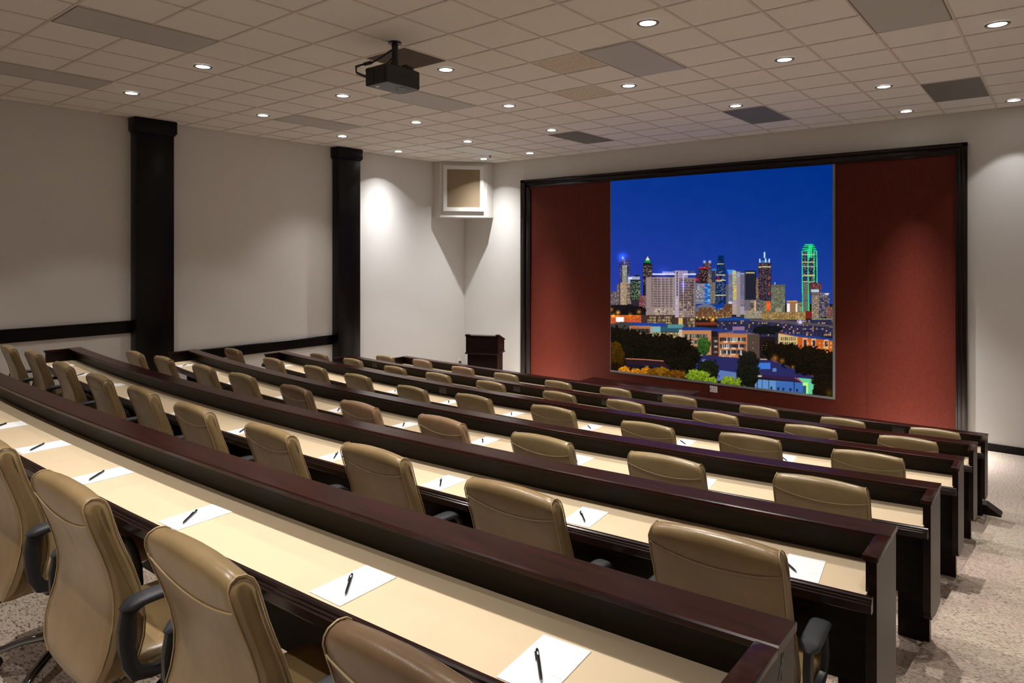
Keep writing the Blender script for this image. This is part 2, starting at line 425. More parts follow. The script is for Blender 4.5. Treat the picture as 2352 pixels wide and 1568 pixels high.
for k, (x, y, pw, ang) in enumerate(LAMPS + HIDDEN):
    r = empty('downlight', (x, y, CEIL))
    if proto is None:
        a, b = downlight_mesh()
        ring_o = mesh_obj('trim_ring', a, M_TRIM, r, smooth=True); lamp_o = mesh_obj('lamp', b, M_LAMP, r, recalc=False)
        proto = (ring_o, lamp_o)
    else:
        for p_ in proto:
            c = p_.copy(); C.objects.link(c); c.parent = r
    lab = lab_of.get(k) or f'added round downlight out of the picture above x {x:.1f}'
    if k >= len(LAMPS): lab = 'added round downlight above or behind the camera, out of the picture'
    tag(r, lab, 'ceiling light', 'lit round downlights' if k < len(LAMPS) else 'added downlights out of the picture')
    li = bpy.data.lights.new('downlight_beam', 'SPOT')
    li.energy = LAMP_W * pw; li.color = (1.0, 0.95, 0.89) if y < 4 else (0.97, 0.985, 1.0)
    li.spot_size = math.radians(2 * ang); li.spot_blend = {2.769: .5, -0.851: .25, 0.942: .3, 4.552: .06, 6.40: .05}.get(y, .22); li.shadow_soft_size = 0.022
    beam_profile(li, 7.5 if (x, y) in ((-4.597, 4.552), (-3.986, 6.40)) else 80.0 if (x, y) in ((-2.726, 6.365), (3.868, 6.50)) else (6.0 if x < -3.4 else 4.0))
    lo = bpy.data.objects.new('downlight_beam', li); C.objects.link(lo); lo.parent = r; lo.location = (0, 0, -0.012)


# ------------------------------------------------------------------ left wall: columns and rails
def column(y0, y1, name_label, zbase):
    r = tag(empty('wall_column', (LEFT, (y0+y1)/2, zbase)), name_label, 'column', 'dark wood columns on the left wall')
    h = CEIL - zbase; w = (y1 - y0)/2
    bm = bmesh.new(); add_box(bm, 0.0, 0.20, -w, w, 0, h, bev=0.004); auto_smooth(mesh_obj('shaft', bm, M_COL, r))
    bm = bmesh.new()
    add_box(bm, 0.0, 0.232, -w-0.035, w+0.035, h-0.19, h, bev=0.006)
    add_box(bm, 0.0, 0.218, -w-0.018, w+0.018, h-0.215, h-0.185, bev=0.006)
    auto_smooth(mesh_obj('capital', bm, M_COL, r))
    return r
column(-0.171, 0.377, 'wide dark column nearer the camera on the left wall', tier(4))
column(3.431, 3.94, 'dark column nearer the corner on the left wall', tier(5) - STEP + STEP)
def rail(name, y0, y1, z0, z1, label):
    bm = bmesh.new()
    sec = [(0, z0), (0.028, z0), (0.034, z0+0.01), (0.034, z1-0.03), (0.05, z1-0.02), (0.05, z1-0.006), (0.044, z1), (0, z1)]
    add_loft(bm, [[(LEFT + t, y, z) for t, z in sec] for y in (y0, y1)])
    return tag(mesh_obj(name, bm, M_COL), label, kind='structure')
rail('trim_2', BACK, -0.171, 1.575, 1.758, 'dark chair rail on the left wall before the first column')
rail('trim_3', 0.377, 3.431, 1.038, 1.212, 'dark lower chair rail between the two columns')
tag(box('baseboard_front', (4.541, RIGHT, FRONT - 0.015, FRONT, 0, 0.105), M_COL), 'dark baseboard right of the red panel', kind='structure')
tag(box('baseboard_left', (LEFT, LEFT + 0.015, 3.95, FRONT, 0, 0.105), M_COL), 'dark baseboard by the corner', kind='structure')
tag(box('baseboard_corner', (LEFT, -3.49, FRONT - 0.015, FRONT, 0, 0.105), M_COL), 'dark baseboard behind the lectern', kind='structure')

# corner speaker cabinet
sp = tag(empty('speaker_cabinet', (LEFT, FRONT, CEIL - 1.21)), 'painted corner cabinet with framed tan speaker cloth under the ceiling', 'speaker cabinet')
H = 1.21
plan = [(0, 0), (0, -1.0), (0.20, -1.0), (0.885, -0.22), (0.885, 0)]
bm = bmesh.new(); add_loft(bm, [[(x, y, z) for x, y in plan] for z in (0, H)]); mesh_obj('body', bm, M_BOXP, sp)
p0, p1 = Vector((0.20, -1.0, 0)), Vector((0.885, -0.22, 0))
ux = (p1 - p0).normalized(); nrm = Vector((ux.y, -ux.x, 0)); wid = (p1 - p0).length
Mx = Matrix.Translation(p0) @ Matrix(((ux.x, nrm.x, 0, 0), (ux.y, nrm.y, 0, 0), (0, 0, 1, 0), (0, 0, 0, 1)))
bm = bmesh.new()
a0, a1, z0, z1, f = 0.07*wid, 0.93*wid, 0.13, 1.13, 0.085
add_box(bm, a0, a1, 0, 0.045, z0, z0+f, M=Mx); add_box(bm, a0, a1, 0, 0.045, z1-f, z1, M=Mx)
add_box(bm, a0, a0+f, 0, 0.045, z0+f, z1-f, M=Mx); add_box(bm, a1-f, a1, 0, 0.045, z0+f, z1-f, M=Mx)
mesh_obj('grille_frame', bm, M_WHITE, sp)
bm = bmesh.new(); add_box(bm, a0+f, a1-f, 0, 0.02, z0+f, z1-f, M=Mx); mesh_obj('speaker_cloth', bm, M_CLOTH, sp)
bm = bmesh.new(); add_box(bm, 0, wid, 0, 0.012, 0, 0.03, M=Mx); mesh_obj('bottom_trim', bm, M_WHITE, sp)

# sprinkler head near the corner
s = tag(empty('sprinkler_head', (-3.55, 6.1, CEIL)), 'tiny dark sprinkler head on the ceiling by the corner cabinet', 'sprinkler')
bm = bmesh.new(); add_cyl(bm, (0, 0, 0), (0, 0, -0.008), 0.03, 0.028); mesh_obj('escutcheon', bm, M_TRIM, s)
bm = bmesh.new(); add_cyl(bm, (0, 0, -0.008), (0, 0, -0.04), 0.01); add_cyl(bm, (0, 0, -0.04), (0, 0, -0.045), 0.022); mesh_obj('nozzle', bm, M_BLACK, s)

# wall outlet with plug, low on the left wall by the lectern
s = tag(empty('wall_outlet', (LEFT, 6.93, 0.30)), 'ivory wall outlet with a black plug, low beside the lectern', 'outlet')
box('plate', (0, 0.006, -0.037, 0.037, -0.06, 0.06), M_PLATE, s, bev=0.002)
bm = bmesh.new(); add_box(bm, 0.006, 0.05, -0.018, 0.018, -0.05, -0.012, bev=0.004)
add_tube(bm, [(0.045, 0, -0.035), (0.07, 0.0, -0.06), (0.07, -0.02, -0.15), (0.05, -0.05, -0.28)], 0.006); auto_smooth(mesh_obj('plug', bm, M_BLACK, s))

# ------------------------------------------------------------------ red wood panel wall
PX0, PX1, PZ1 = -3.49, 4.541, CEIL - 0.435
pw = tag(empty('wood_wall_panel', ((PX0+PX1)/2, FRONT, 0)), 'large glossy red-brown wood wall panel in a dark stepped frame', 'wall panel')
cx = (PX0+PX1)/2; hw = (PX1-PX0)/2
def frame_piece(name, kind):
    bm = bmesh.new()
    steps = [(0.0, 0.115, 0.075), (0.115, 0.215, 0.05), (0.215, 0.25, 0.062)] if kind == 'L' else ([(0.0, 0.06, 0.075), (0.06, 0.115, 0.055), (0.115, 0.14, 0.06)] if kind == 'R' else [(0.0, 0.055, 0.075), (0.055, 0.15, 0.05), (0.15, 0.165, 0.056)])
    for w0, w1, d in steps:
        if kind == 'L': add_box(bm, -hw + w0, -hw + w1, -d, 0, 0, PZ1 - w0, bev=0.004)
        if kind == 'R': add_box(bm, hw - w1, hw - w0, -d, 0, 0, PZ1 - w0, bev=0.004)
        if kind == 'T': add_box(bm, -hw + w0, hw - w0, -d, 0, PZ1 - w1, PZ1 - w0, bev=0.004)
    return auto_smooth(mesh_obj(name, bm, M_FRAME, pw))
frame_piece('frame_stile', 'L'); frame_piece('frame_stile', 'R'); frame_piece('frame_header', 'T')
seams = [-hw + 0.24, -2.0 - cx, 0.62 - cx, 1.75 - cx, 3.25 - cx, hw - 0.13]
for xa, xb in zip(seams, seams[1:]):
    bm = bmesh.new(); add_box(bm, xa + 0.0015, xb - 0.0015, -0.03, -0.002, 0, PZ1 - 0.15); mesh_obj('board', bm, M_RED, pw)
tag(box('wall_plate', (0.735, 0.875, FRONT - 0.036, FRONT - 0.0305, 0.315, 0.425), M_WHITE), 'small white cable plate on the red panel below the screen', 'wall plate')
o = bpy.data.objects['wall_plate']
bm = bmesh.new()
for xx in (0.765, 0.80, 0.835): add_box(bm, xx, xx + 0.012, FRONT - 0.040, FRONT - 0.036, 0.325, 0.415)
mesh_obj('socket_strip', bm, M_STEEL, o)
bm = bmesh.new()
add_box(bm, 0.72, 0.752, FRONT - 0.07, FRONT - 0.036, 0.36, 0.385, bev=0.004)
add_tube(bm, [(0.722, FRONT - 0.055, 0.372), (0.70, FRONT - 0.06, 0.33), (0.70, FRONT - 0.055, 0.18), (0.69, FRONT - 0.05, 0.02)], 0.006)
auto_smooth(mesh_obj('cable', bm, M_BLACK, o))
# ------------------------------------------------------------------ projection screen with the night skyline picture
FW = Vector((math.sin(YAW), math.cos(YAW), 0)); RT = Vector((math.cos(YAW), -math.sin(YAW), 0))
def unproj_y(u, v, y):
    d = FW + RT * ((u - 1176) / F_PX) + Vector((0, 0, (582.87 - v) / F_PX))
    return CAM + d * ((y - CAM.y) / d.y)
SY = FRONT - 0.045
tl, tr, br, bl = [unproj_y(u, v, SY) for u, v in ((1404, 414), (1911, 379), (1914.5, 907), (1402, 853))]
SX0, SX1 = (tl.x + bl.x)/2, (tr.x + br.x)/2
SZ0, SZ1 = (bl.z + br.z)/2, (tl.z + tr.z)/2
scr = tag(empty('projection_screen', ((SX0+SX1)/2, FRONT - 0.031, SZ0)), 'tall bright screen showing a city skyline at night', 'screen')
w2, hh = (SX1-SX0)/2, SZ1-SZ0
bm = bmesh.new()
add_box(bm, w2, w2 + 0.035, -0.022, 0, -0.035, hh + 0.004, bev=0.003); add_box(bm, -w2 - 0.008, w2, -0.022, 0, -0.035, 0, bev=0.003)
add_box(bm, -w2 - 0.008, -w2, -0.02, 0, 0, hh + 0.004); add_box(bm, -w2, w2, -0.02, 0, hh, hh + 0.006)
mesh_obj('frame', bm, M_GREYF, scr)

# --- paint the picture on a small canvas (picture pixels, sRGB 0..255) --------
X0, Y0, K = 1396, 372, 2
CW, CH = int((1926 - X0) * K), int((920 - Y0) * K)
rng = np.random.default_rng(3)
yy, xx = np.mgrid[0:CH, 0:CW].astype(np.float32)
XX = xx / K + X0; YY = yy / K + Y0
tt = np.clip((YY - 380) / 290, 0, 1)[..., None]; ss = np.clip((XX - 1404) / 510, 0, 1)[..., None]
top = np.array([10, 52, 140.]) * (1 - ss) + np.array([0, 46, 130.]) * ss
bot = np.array([44, 60, 165.]) * (1 - ss) + np.array([30, 62, 152.]) * ss
IM = top * (1 - tt**1.3) + bot * tt**1.3
def lowres(n, sc):
    g = rng.random((n, n)); iy = (YY * sc) % (n - 1); ix = (XX * sc) % (n - 1)
    y0 = iy.astype(int); x0 = ix.astype(int); fy = iy - y0; fx = ix - x0
    return g[y0, x0]*(1-fy)*(1-fx) + g[y0+1, x0]*fy*(1-fx) + g[y0, x0+1]*(1-fy)*fx + g[y0+1, x0+1]*fy*fx
N1, N2, N3 = lowres(64, .05), lowres(256, .25), lowres(512, .8)
IM += ((N1 - .5) * 2.5)[..., None]
def A(X, Y): return 1390 + X / 7.84, 540 + Y / 7.84
def B(X, Y): return 1640 + X / 7.84, 540 + Y / 7.84
def Cc(X, Y): return 1390 + X / 7.84, 720 + Y / 7.84
def D(X, Y): return 1640 + X / 7.84, 720 + Y / 7.84
def sl(x0, y0, x1, y1):
    return slice(max(0, int(round((y0-Y0)*K))), max(0, int(round((y1-Y0)*K)))), slice(max(0, int(round((x0-X0)*K))), max(0, int(round((x1-X0)*K))))
def rect(f, X0_, Y0_, X1_, Y1_, col, a=1.0):
    p, q = f(X0_, Y0_), f(X1_, Y1_); s = sl(*p, *q); IM[s] = IM[s] * (1 - a) + np.array(col, float) * a
def polymask(pts):
    m = np.zeros((CH, CW), bool); j = len(pts) - 1
    for i in range(len(pts)):
        xi, yi = pts[i]; xj, yj = pts[j]
        if abs(yi - yj) > 1e-9:
            c = ((yi > YY) != (yj > YY)) & (XX < (xj - xi) * (YY - yi) / (yj - yi) + xi)
            m ^= c
        j = i
    return m
def poly(f, pts, col, a=1.0):
    m = polymask([f(*p) for p in pts]); IM[m] = IM[m] * (1 - a) + np.array(col, float) * a
def windows(f, X0_, Y0_, X1_, Y1_, nx, ny, cols, p=0.5, fx=.6, fy=.5, a=.9):
    dx, dy = (X1_-X0_)/nx, (Y1_-Y0_)/ny
    for j in range(ny):
        for i in range(nx):
            if rng.random() < p:
                c = np.array(cols[rng.integers(len(cols))], float) * rng.uniform(.7, 1.1)
                rect(f, X0_ + dx*(i + .5 - fx/2), Y0_ + dy*(j + .5 - fy/2), X0_ + dx*(i + .5 + fx/2), Y0_ + dy*(j + .5 + fy/2), c, a)
def glow(f, X, Y, r, col, s=1.0):
    global IM
    cx_, cy_ = f(X, Y); d2 = ((XX - cx_)**2 + (YY - cy_)**2) / (r / 7.84)**2
    IM += (np.exp(-d2) * s)[..., None] * np.array(col, float)
def line(f, pts, w, col):
    for (xa, ya), (xb, yb) in zip(pts, pts[1:]):
        (ax, ay), (bx, by) = f(xa, ya), f(xb, yb); L2 = max(1e-6, (bx-ax)**2 + (by-ay)**2)
        t = np.clip(((XX-ax)*(bx-ax) + (YY-ay)*(by-ay)) / L2, 0, 1)
        m = ((XX - ax - t*(bx-ax))**2 + (YY - ay - t*(by-ay))**2) < (w/2)**2
        IM[m] = col
def bush(f, X, Y, rx, ry, c0, c1, rag=.35):
    cx_, cy_ = f(X, Y)
    d = np.sqrt(((XX - cx_)*7.84/rx)**2 + ((YY - cy_)*7.84/ry)**2) + (N2 - .5)*rag*2 + (N3 - .5)*rag
    m = d < 1
    tn = np.clip(N3*1.3 - .15 + (cy_ - YY)*7.84/ry*.25, 0, 1)[..., None]
    IM[m] = (np.array(c0, float)*(1-tn) + np.array(c1, float)*tn)[m]
WARM = [(235, 205, 150), (255, 230, 180), (210, 170, 110), (200, 190, 170)]; COOL = [(170, 190, 225), (120, 150, 200), (210, 215, 225)]
GRN = [(190, 205, 110), (150, 200, 130), (230, 230, 150)]
# ground behind everything
rect(A, 90, 1240, 4300, 3200, (34, 26, 26))
# skyline, left to right
rect(A, 100, 1010, 300, 1260, (84, 76, 92)); windows(A, 105, 1020, 300, 1255, 12, 9, WARM, .55)
rect(A, 215, 880, 330, 1260, (92, 76, 78)); windows(A, 215, 890, 330, 1255, 8, 14, WARM, .6)
poly(A, [(262, 440), (300, 395), (350, 372), (410, 395), (450, 470), (455, 1250), (262, 1250)], (46, 42, 92))
windows(A, 268, 430, 450, 860, 11, 22, WARM + [(120, 110, 170)], .5)
rect(A, 310, 540, 395, 850, (120, 128, 124)); windows(A, 310, 545, 395, 850, 4, 16, WARM + [(120, 180, 190)], .8, .8, .5)
rect(A, 275, 850, 400, 1255, (150, 128, 104)); windows(A, 275, 850, 400, 1255, 9, 24, [(255, 240, 205), (235, 205, 150)], .7)
glow(A, 318, 400, 75, (30, 60, 190), 1.0); rect(A, 305, 390, 335, 432, (150, 225, 255))
rect(A, 405, 745, 628, 870, (160, 165, 200)); rect(A, 540, 715, 625, 750, (40, 34, 50)); rect(A, 425, 765, 490, 790, (220, 235, 255))
rect(A, 385, 870, 470, 1240, (96, 76, 76)); windows(A, 385, 870, 470, 1240, 4, 22, WARM, .7, .9, .4)
rect(A, 460, 800, 642, 1180, (32, 46, 50)); windows(A, 465, 830, 640, 1160, 9, 20, GRN, .6, .95, .45)
rect(A, 470, 1165, 620, 1300, (48, 40, 48))
poly(A, [(680, 520), (715, 470), (815, 470), (850, 540), (850, 1090), (680, 1090)], (34, 26, 36)); windows(A, 690, 540, 845, 900, 10, 20, WARM, .5, .7, .5)
poly(A, [(705, 490), (730, 452), (800, 452), (828, 500)], (10, 150, 60)); poly(A, [(725, 452), (765, 382), (806, 452)], (236, 226, 170))
rect(A, 610, 1085, 740, 1310, (110, 62, 66)); windows(A, 620, 1095, 740, 1300, 6, 10, WARM, .4)
# hotel slab
rect(A, 735, 755, 1260, 1480, (148, 128, 124)); rect(A, 735, 755, 765, 1450, (170, 158, 170))
windows(A, 740, 760, 762, 1420, 1, 26, [(40, 36, 44)], 1, .6, .55); windows(A, 834, 770, 860, 1290, 1, 12, [(40, 34, 40)], 1, .6, .5)
windows(A, 868, 775, 1255, 1300, 22, 12, [(52, 42, 46), (70, 56, 56)], .95, .62, .58); windows(A, 868, 1320, 1255, 1460, 16, 4, WARM + [(60, 46, 44)], .8, .6, .7)
for q in (935, 1007, 1078, 1150, 1222): rect(A, q, 770, q + 8, 1450, (176, 160, 160))
rect(A, 1030, 655, 1242, 700, (140, 140, 190)); rect(A, 850, 715, 1255, 755, (28, 44, 110)); rect(A, 850, 690, 1258, 718, (215, 212, 255)); glow(A, 1050, 705, 120, (30, 30, 90), .5)
rect(A, 1255, 638, 1332, 1490, (176, 160, 182)); windows(A, 1286, 655, 1310, 1100, 1, 9, [(50, 44, 60)], 1, .9, .8); windows(A, 1280, 1130, 1305, 1480, 1, 12, [(250, 225, 150)], .9, .7, .6)
rect(A, 1332, 640, 1492, 770, (156, 142, 170)); rect(A, 1332, 770, 1632, 1490, (132, 112, 110)); windows(A, 1340, 790, 1600, 1330, 10, 12, [(48, 38, 44)], .9, .62, .6)
windows(A, 1340, 1200, 1600, 1480, 9, 7, WARM + [(60, 50, 50)], .6, .6, .6); windows(A, 1562, 790, 1585, 1420, 1, 13, [(40, 32, 38)], 1, .6, .5)
rect(A, 1400, 690, 1640, 716, (220, 216, 255)); rect(A, 1400, 690, 1419, 1030, (190, 190, 255)); glow(A, 1408, 900, 60, (20, 20, 120), .9); rect(A, 1403, 1030, 1415, 1568, (170, 160, 175))
rect(A, 1525, 640, 1620, 690, (70, 80, 110))
# behind, right of the hotel
rect(A, 1770, 480, 1912, 880, (58, 44, 60)); windows(A, 1775, 500, 1910, 870, 8, 18, WARM, .45); glow(A, 1790, 480, 22, (150, 170, 190), 1); glow(A, 1885, 480, 22, (150, 170, 190), 1)
rect(A, 1640, 700, 1690, 870, (70, 40, 60)); rect(A, 1688, 590, 1845, 870, (44, 28, 38)); rect(A, 1688, 582, 1848, 604, (210, 40, 50)); windows(A, 1700, 620, 1840, 840, 9, 10, WARM, .3)
rect(A, 1635, 780, 1690, 815, (200, 30, 50))
rect(A, 1845, 800, 1988, 1235, (104, 96, 84)); windows(A, 1850, 640, 1985, 1230, 9, 30, WARM, .6)
rect(A, 1635, 870, 1800, 1240, (128, 130, 156)); windows(A, 1640, 885, 1800, 1230, 8, 10, [(52, 58, 84), (200, 180, 130)], .85, .6, .65)
rect(A, 1800, 870, 1892, 1240, (52, 120, 210)); windows(A, 1800, 885, 1892, 1230, 2, 13, [(30, 60, 120), (150, 200, 240)], .9, .9, .5)
rect(A, 1920, 605, 2010, 640, (60, 110, 200)); rect(A, 1925, 640, 2010, 850, (48, 50, 78))
poly(A, [(2038, 368), (2135, 368), (2150, 520), (2168, 640), (2178, 1245), (1982, 1245), (2000, 700), (2018, 540)], (6, 36, 84))
windows(A, 1990, 650, 2170, 1240, 14, 30, COOL + WARM, .38, .6, .5); windows(A, 2035, 460, 2140, 640, 9, 12, WARM, .35)
for y_, a_, b_ in ((512, 2018, 2150), (710, 2005, 2168), (805, 2002, 2172), (822, 2002, 2100), (1075, 1990, 2172)): rect(A, a_, y_, b_, y_ + 14, (226, 214, 150))
rect(A, 2025, 755, 2062, 810, (160, 20, 50))
# white hotel and its tower
rect(B, 215, 890, 265, 1240, (92, 88, 92)); rect(B, 262, 680, 552, 1430, (150, 148, 172))
for k_ in range(24): rect(B, 262, 700 + k_*24, 340, 711 + k_*24, (60, 62, 92)); rect(B, 472, 712 + k_*24, 552, 724 + k_*24, (58, 58, 84))
poly(B, [(228, 618), (368, 622), (368, 660), (300, 690), (262, 690)], (70, 140, 225)); rect(B, 335, 640, 398, 890, (190, 190, 150)); rect(B, 340, 900, 402, 1165, (226, 206, 120)); windows(B, 342, 700, 400, 1160, 2, 18, [(90, 84, 80)], .8, .9, .35)
rect(B, 404, 660, 474, 1470, (152, 136, 138)); rect(B, 425, 690, 460, 750, (130, 170, 225)); rect(B, 262, 1190, 330, 1330, (205, 200, 215)); rect(B, 330, 1200, 412, 1430, (170, 150, 150)); windows(B, 335, 1215, 410, 1430, 8, 20, WARM + [(190, 90, 90)], .6); windows(B, 474, 1170, 550, 1480, 7, 24, WARM + [(200, 90, 110)], .6)
rect(B, 552, 638, 758, 1170, (24, 26, 38))
for k_ in range(8): rect(B, 566 + k_*24, 650, 570 + k_*24, 1160, (108, 110, 122))
rect(B, 575, 668, 735, 690, (180, 178, 140)); rect(B, 755, 765, 800, 1160, (110, 80, 70)); windows(B, 758, 780, 798, 1160, 2, 22, WARM, .6)
# tower with lit spires
poly(B, [(795, 500), (1032, 500), (1032, 560), (1022, 1180), (800, 1180)], (40, 32, 50)); windows(B, 800, 500, 1028, 1170, 17, 46, WARM + [(235, 120, 90)], .42, .55, .5)
rect(B, 800, 565, 1028, 580, (235, 220, 170)); rect(B, 815, 455, 1010, 495, (74, 110, 170))
for q, a_ in ((826, 425), (930, 415), (996, 425)): rect(B, q - 11, a_, q + 11, 492, (190, 225, 250))
rect(B, 898, 300, 926, 412, (150, 195, 240)); rect(B, 905, 318, 918, 400, (225, 240, 255))
for q in (770, 880, 1035): rect(B, 985, q, 1005, q + 34, (220, 60, 60))
rect(B, 1030, 888, 1282, 1390, (92, 94, 80)); windows(B, 1036, 935, 1278, 1330, 12, 20, [(206, 200, 140), (150, 150, 110)], .55, .95, .4); rect(B, 1090, 850, 1106, 888, (200, 205, 215))
# lower middle
rect(B, 555, 1165, 860, 1390, (110, 100, 110)); windows(B, 640, 1180, 830, 1370, 6, 9, [(40, 36, 44), (220, 190, 120)], .8, .9, .5); rect(B, 725, 1180, 758, 1370, (214, 176, 110))
rect(B, 850, 1180, 1030, 1390, (84, 88, 76)); windows(B, 860, 1190, 1030, 1380, 8, 12, GRN + WARM, .6); rect(B, 943, 1190, 1012, 1360, (224, 76, 36)); glow(B, 978, 1270, 50, (60, 40, 10), .6)
rect(B, 1105, 1315, 1225, 1390, (150, 145, 120)); rect(B, 1312, 1180, 1502, 1400, (150, 108, 76)); rect(B, 1318, 1232, 1368, 1388, (236, 240, 250)); rect(B, 1474, 1232, 1502, 1395, (240, 230, 205)); rect(B, 1312, 1178, 1502, 1200, (214, 150, 80))
rect(B, 1502, 1200, 1600, 1390, (90, 96, 80)); windows(B, 1505, 1205, 1600, 1385, 4, 9, WARM, .6, .9, .4)
rect(B, 545, 1360, 870, 1500, (150, 140, 120)); windows(B, 550, 1380, 870, 1490, 10, 5, [(190, 180, 140), (110, 110, 90)], .8, .95, .4)
# green outlined tower
poly(B, [(1578, 285), (1855, 285), (1858, 870), (1720, 870), (1712, 1400), (1592, 1400)], (24, 36, 66)); windows(B, 1592, 300, 1850, 860, 20, 34, WARM + COOL, .45, .7, .5)
for k_ in range(22): rect(B, 1596, 870 + k_*24, 1700, 878 + k_*24, (190, 190, 140))
for k_ in (345, 480, 562, 715, 730, 835): rect(B, 1596, k_, 1820, k_ + 12, (226, 206, 140))
poly(B, [(1590, 285), (1625, 200), (1650, 165), (1785, 165), (1812, 205), (1840, 285)], (8, 96, 72))
G_ = (60, 232, 150)
for pts in ([(1586, 283), (1598, 1400)], [(1850, 283), (1856, 860)], [(1690, 250), (1702, 1370)], [(1800, 280), (1800, 840)], [(1586, 283), (1690, 275)], [(1800, 275), (1850, 285)],
            [(1595, 243), (1680, 243)], [(1785, 243), (1835, 243)], [(1617, 205), (1812, 205)], [(1640, 170), (1786, 170)], [(1735, 160), (1735, 400)], [(1715, 190), (1715, 400)], [(1757, 190), (1757, 400)]): line(B, pts, 1.7, G_)
line(B, [(1700, 780), (1710, 1370)], 2.4, (40, 220, 110)); glow(B, 1720, 300, 110, (0, 46, 20), .7)
# right edge buildings
rect(B, 1725, 860, 1940, 1050, (84, 46, 56)); windows(B, 1740, 870, 1935, 1030, 9, 8, [(220, 110, 80), (240, 180, 140)], .5); rect(B, 1752, 975, 1892, 1026, (176, 200, 222))
rect(B, 1760, 1030, 1896, 1568, (104, 92, 84)); windows(B, 1764, 1085, 1896, 1560, 8, 22, WARM, .75, .9, .45); rect(B, 1896, 1038, 2082, 1470, (52, 54, 86)); rect(B, 1896, 1038, 2082, 1075, (110, 104, 130)); windows(B, 1900, 1080, 2080, 1470, 10, 16, WARM, .45, .9, .45)
rect(B, 1996, 1046, 2064, 1074, (225, 230, 245)); rect(B, 2040, 1285, 2142, 1540, (104, 64, 62)); windows(B, 1900, 1290, 2142, 1540, 16, 14, WARM + [(220, 90, 60)], .6)
rect(B, 1650, 1370, 1765, 1500, (120, 36, 30))
rect(B, 868, 1385, 1655, 1530, (128, 100, 62)); windows(B, 872, 1390, 1650, 1525, 34, 7, [(250, 220, 140), (226, 180, 96)], .62, .6, .6)
rect(B, 1760, 1500, 2142, 1600, (120, 124, 104)); windows(B, 1765, 1500, 2142, 1640, 24, 8, [(226, 240, 200), (160, 200, 160)], .6, .9, .4)
# arena
rect(A, 1635, 1240, 2290, 1490, (98, 66, 46)); poly(A, [(1636, 1240), (1700, 1232), (1960, 1245), (2160, 1232), (2110, 1340), (1990, 1350), (1690, 1300), (1640, 1300)], (16, 58, 150))
bush(A, 1810, 1330, 190, 90, (74, 84, 110), (120, 120, 130), .05); rect(A, 1690, 1305, 1950, 1490, (100, 66, 46)); windows(A, 1640, 1310, 2270, 1480, 40, 5, [(214, 170, 96), (120, 84, 54), (246, 226, 150)], .5, .4, .8)
for q in range(1650, 2290, 60): glow(A, q, 1495 + 12*math.sin(q), 20, (190, 160, 70), .9)
glow(A, 1930, 1530, 34, (200, 130, 20), .9); rect(A, 1640, 1568, 2010, 1620, (120, 50, 34)); 
# trees and road on the left
bush(A, 300, 1360, 450, 105, (16, 13, 16), (30, 24, 24), .15); rect(A, 95, 1440, 650, 1500, (206, 96, 34)); rect(A, 95, 1500, 650, 1600, (196, 84, 50)); windows(A, 95, 1440, 650, 1600, 22, 8, [(255, 150, 60), (120, 50, 30)], .5, .95, .4)
for q, r_, s_ in ((232, 1392, 1.0), (110, 1340, .6), (610, 1380, .7), (450, 1430, .5), (150, 1445, .7)): glow(A, q, r_, 34, (235, 150, 40), s_)
# hotel podium
rect(A, 650, 1440, 1260, 1750, (66, 48, 44)); rect(A, 1260, 1480, 1640, 1800, (72, 52, 46)); windows(A, 765, 1455, 1195, 1610, 26, 3, [(250, 226, 160), (236, 206, 140)], .75, .45, .75); windows(A, 1480, 1490, 1610, 1660, 8, 3, [(246, 222, 160)], .8, .45, .8); rect(A, 1320, 1490, 1400, 1640, (214, 180, 110))
rect(Cc, 195, 62, 340, 150, (250, 250, 252))
# middle distance apartments (dark blue)
rect(D, 60, 110, 2150, 420, (46, 44, 76)); windows(D, 60, 120, 2150, 400, 60, 8, [(34, 40, 78), (60, 60, 100), (236, 180, 110), (40, 34, 44)], .75, .7, .7); poly(D, [(60, 85), (370, 60), (640, 95), (640, 125), (60, 125)], (30, 66, 140))
poly(D, [(640, 95), (1180, 110), (2140, 210), (2140, 245), (640, 130)], (84, 76, 84)); glow(D, 1552, 145, 40, (180, 180, 200), 1.0)
bush(D, 950, 290, 260, 90, (14, 16, 18), (26, 30, 26), .2)
# brick apartment blocks
poly(Cc, [(90, 190), (290, 150), (640, 160), (1150, 180), (1400, 290), (90, 330)], (66, 60, 64)); poly(Cc, [(360, 165), (1100, 178), (1100, 226), (600, 218)], (24, 64, 166))
rect(Cc, 440, 218, 820, 372, (172, 112, 78)); rect(Cc, 455, 275, 800, 350, (46, 44, 46)); rect(Cc, 538, 290, 580, 345, (206, 150, 90)); windows(Cc, 455, 275, 800, 350, 14, 1, [(80, 80, 76)], .9, .3, .9)
rect(Cc, 820, 230, 1000, 420, (150, 160, 160)); rect(Cc, 1000, 240, 1400, 330, (46, 86, 104)); rect(Cc, 870, 250, 1000, 320, (120, 180, 180)); rect(Cc, 860, 340, 1400, 450, (150, 130, 96)); windows(Cc, 870, 345, 1330, 440, 24, 3, [(250, 230, 150), (90, 100, 60)], .7, .7, .7)
rect(Cc, 1130, 195, 1420, 262, (86, 136, 140)); poly(Cc, [(1390, 240), (1700, 240), (2330, 300), (2330, 330), (1390, 296)], (36, 58, 130)); rect(Cc, 1330, 290, 1392, 440, (190, 180, 170))
rect(Cc, 1390, 300, 1912, 750, (186, 128, 86)); 
for q in (372, 480, 590, 690):
    rect(Cc, 1412, q, 1840, q + 72, (74, 66, 62)); windows(Cc, 1412, q, 1840, q + 72, 18, 1, [(150, 150, 150), (40, 40, 48), (226, 206, 160)], .9, .5, .9)
for q in (440, 545, 650): windows(Cc, 1470, q, 1700, q + 30, 2, 1, [(206, 160, 120)], 1, .5, 1)
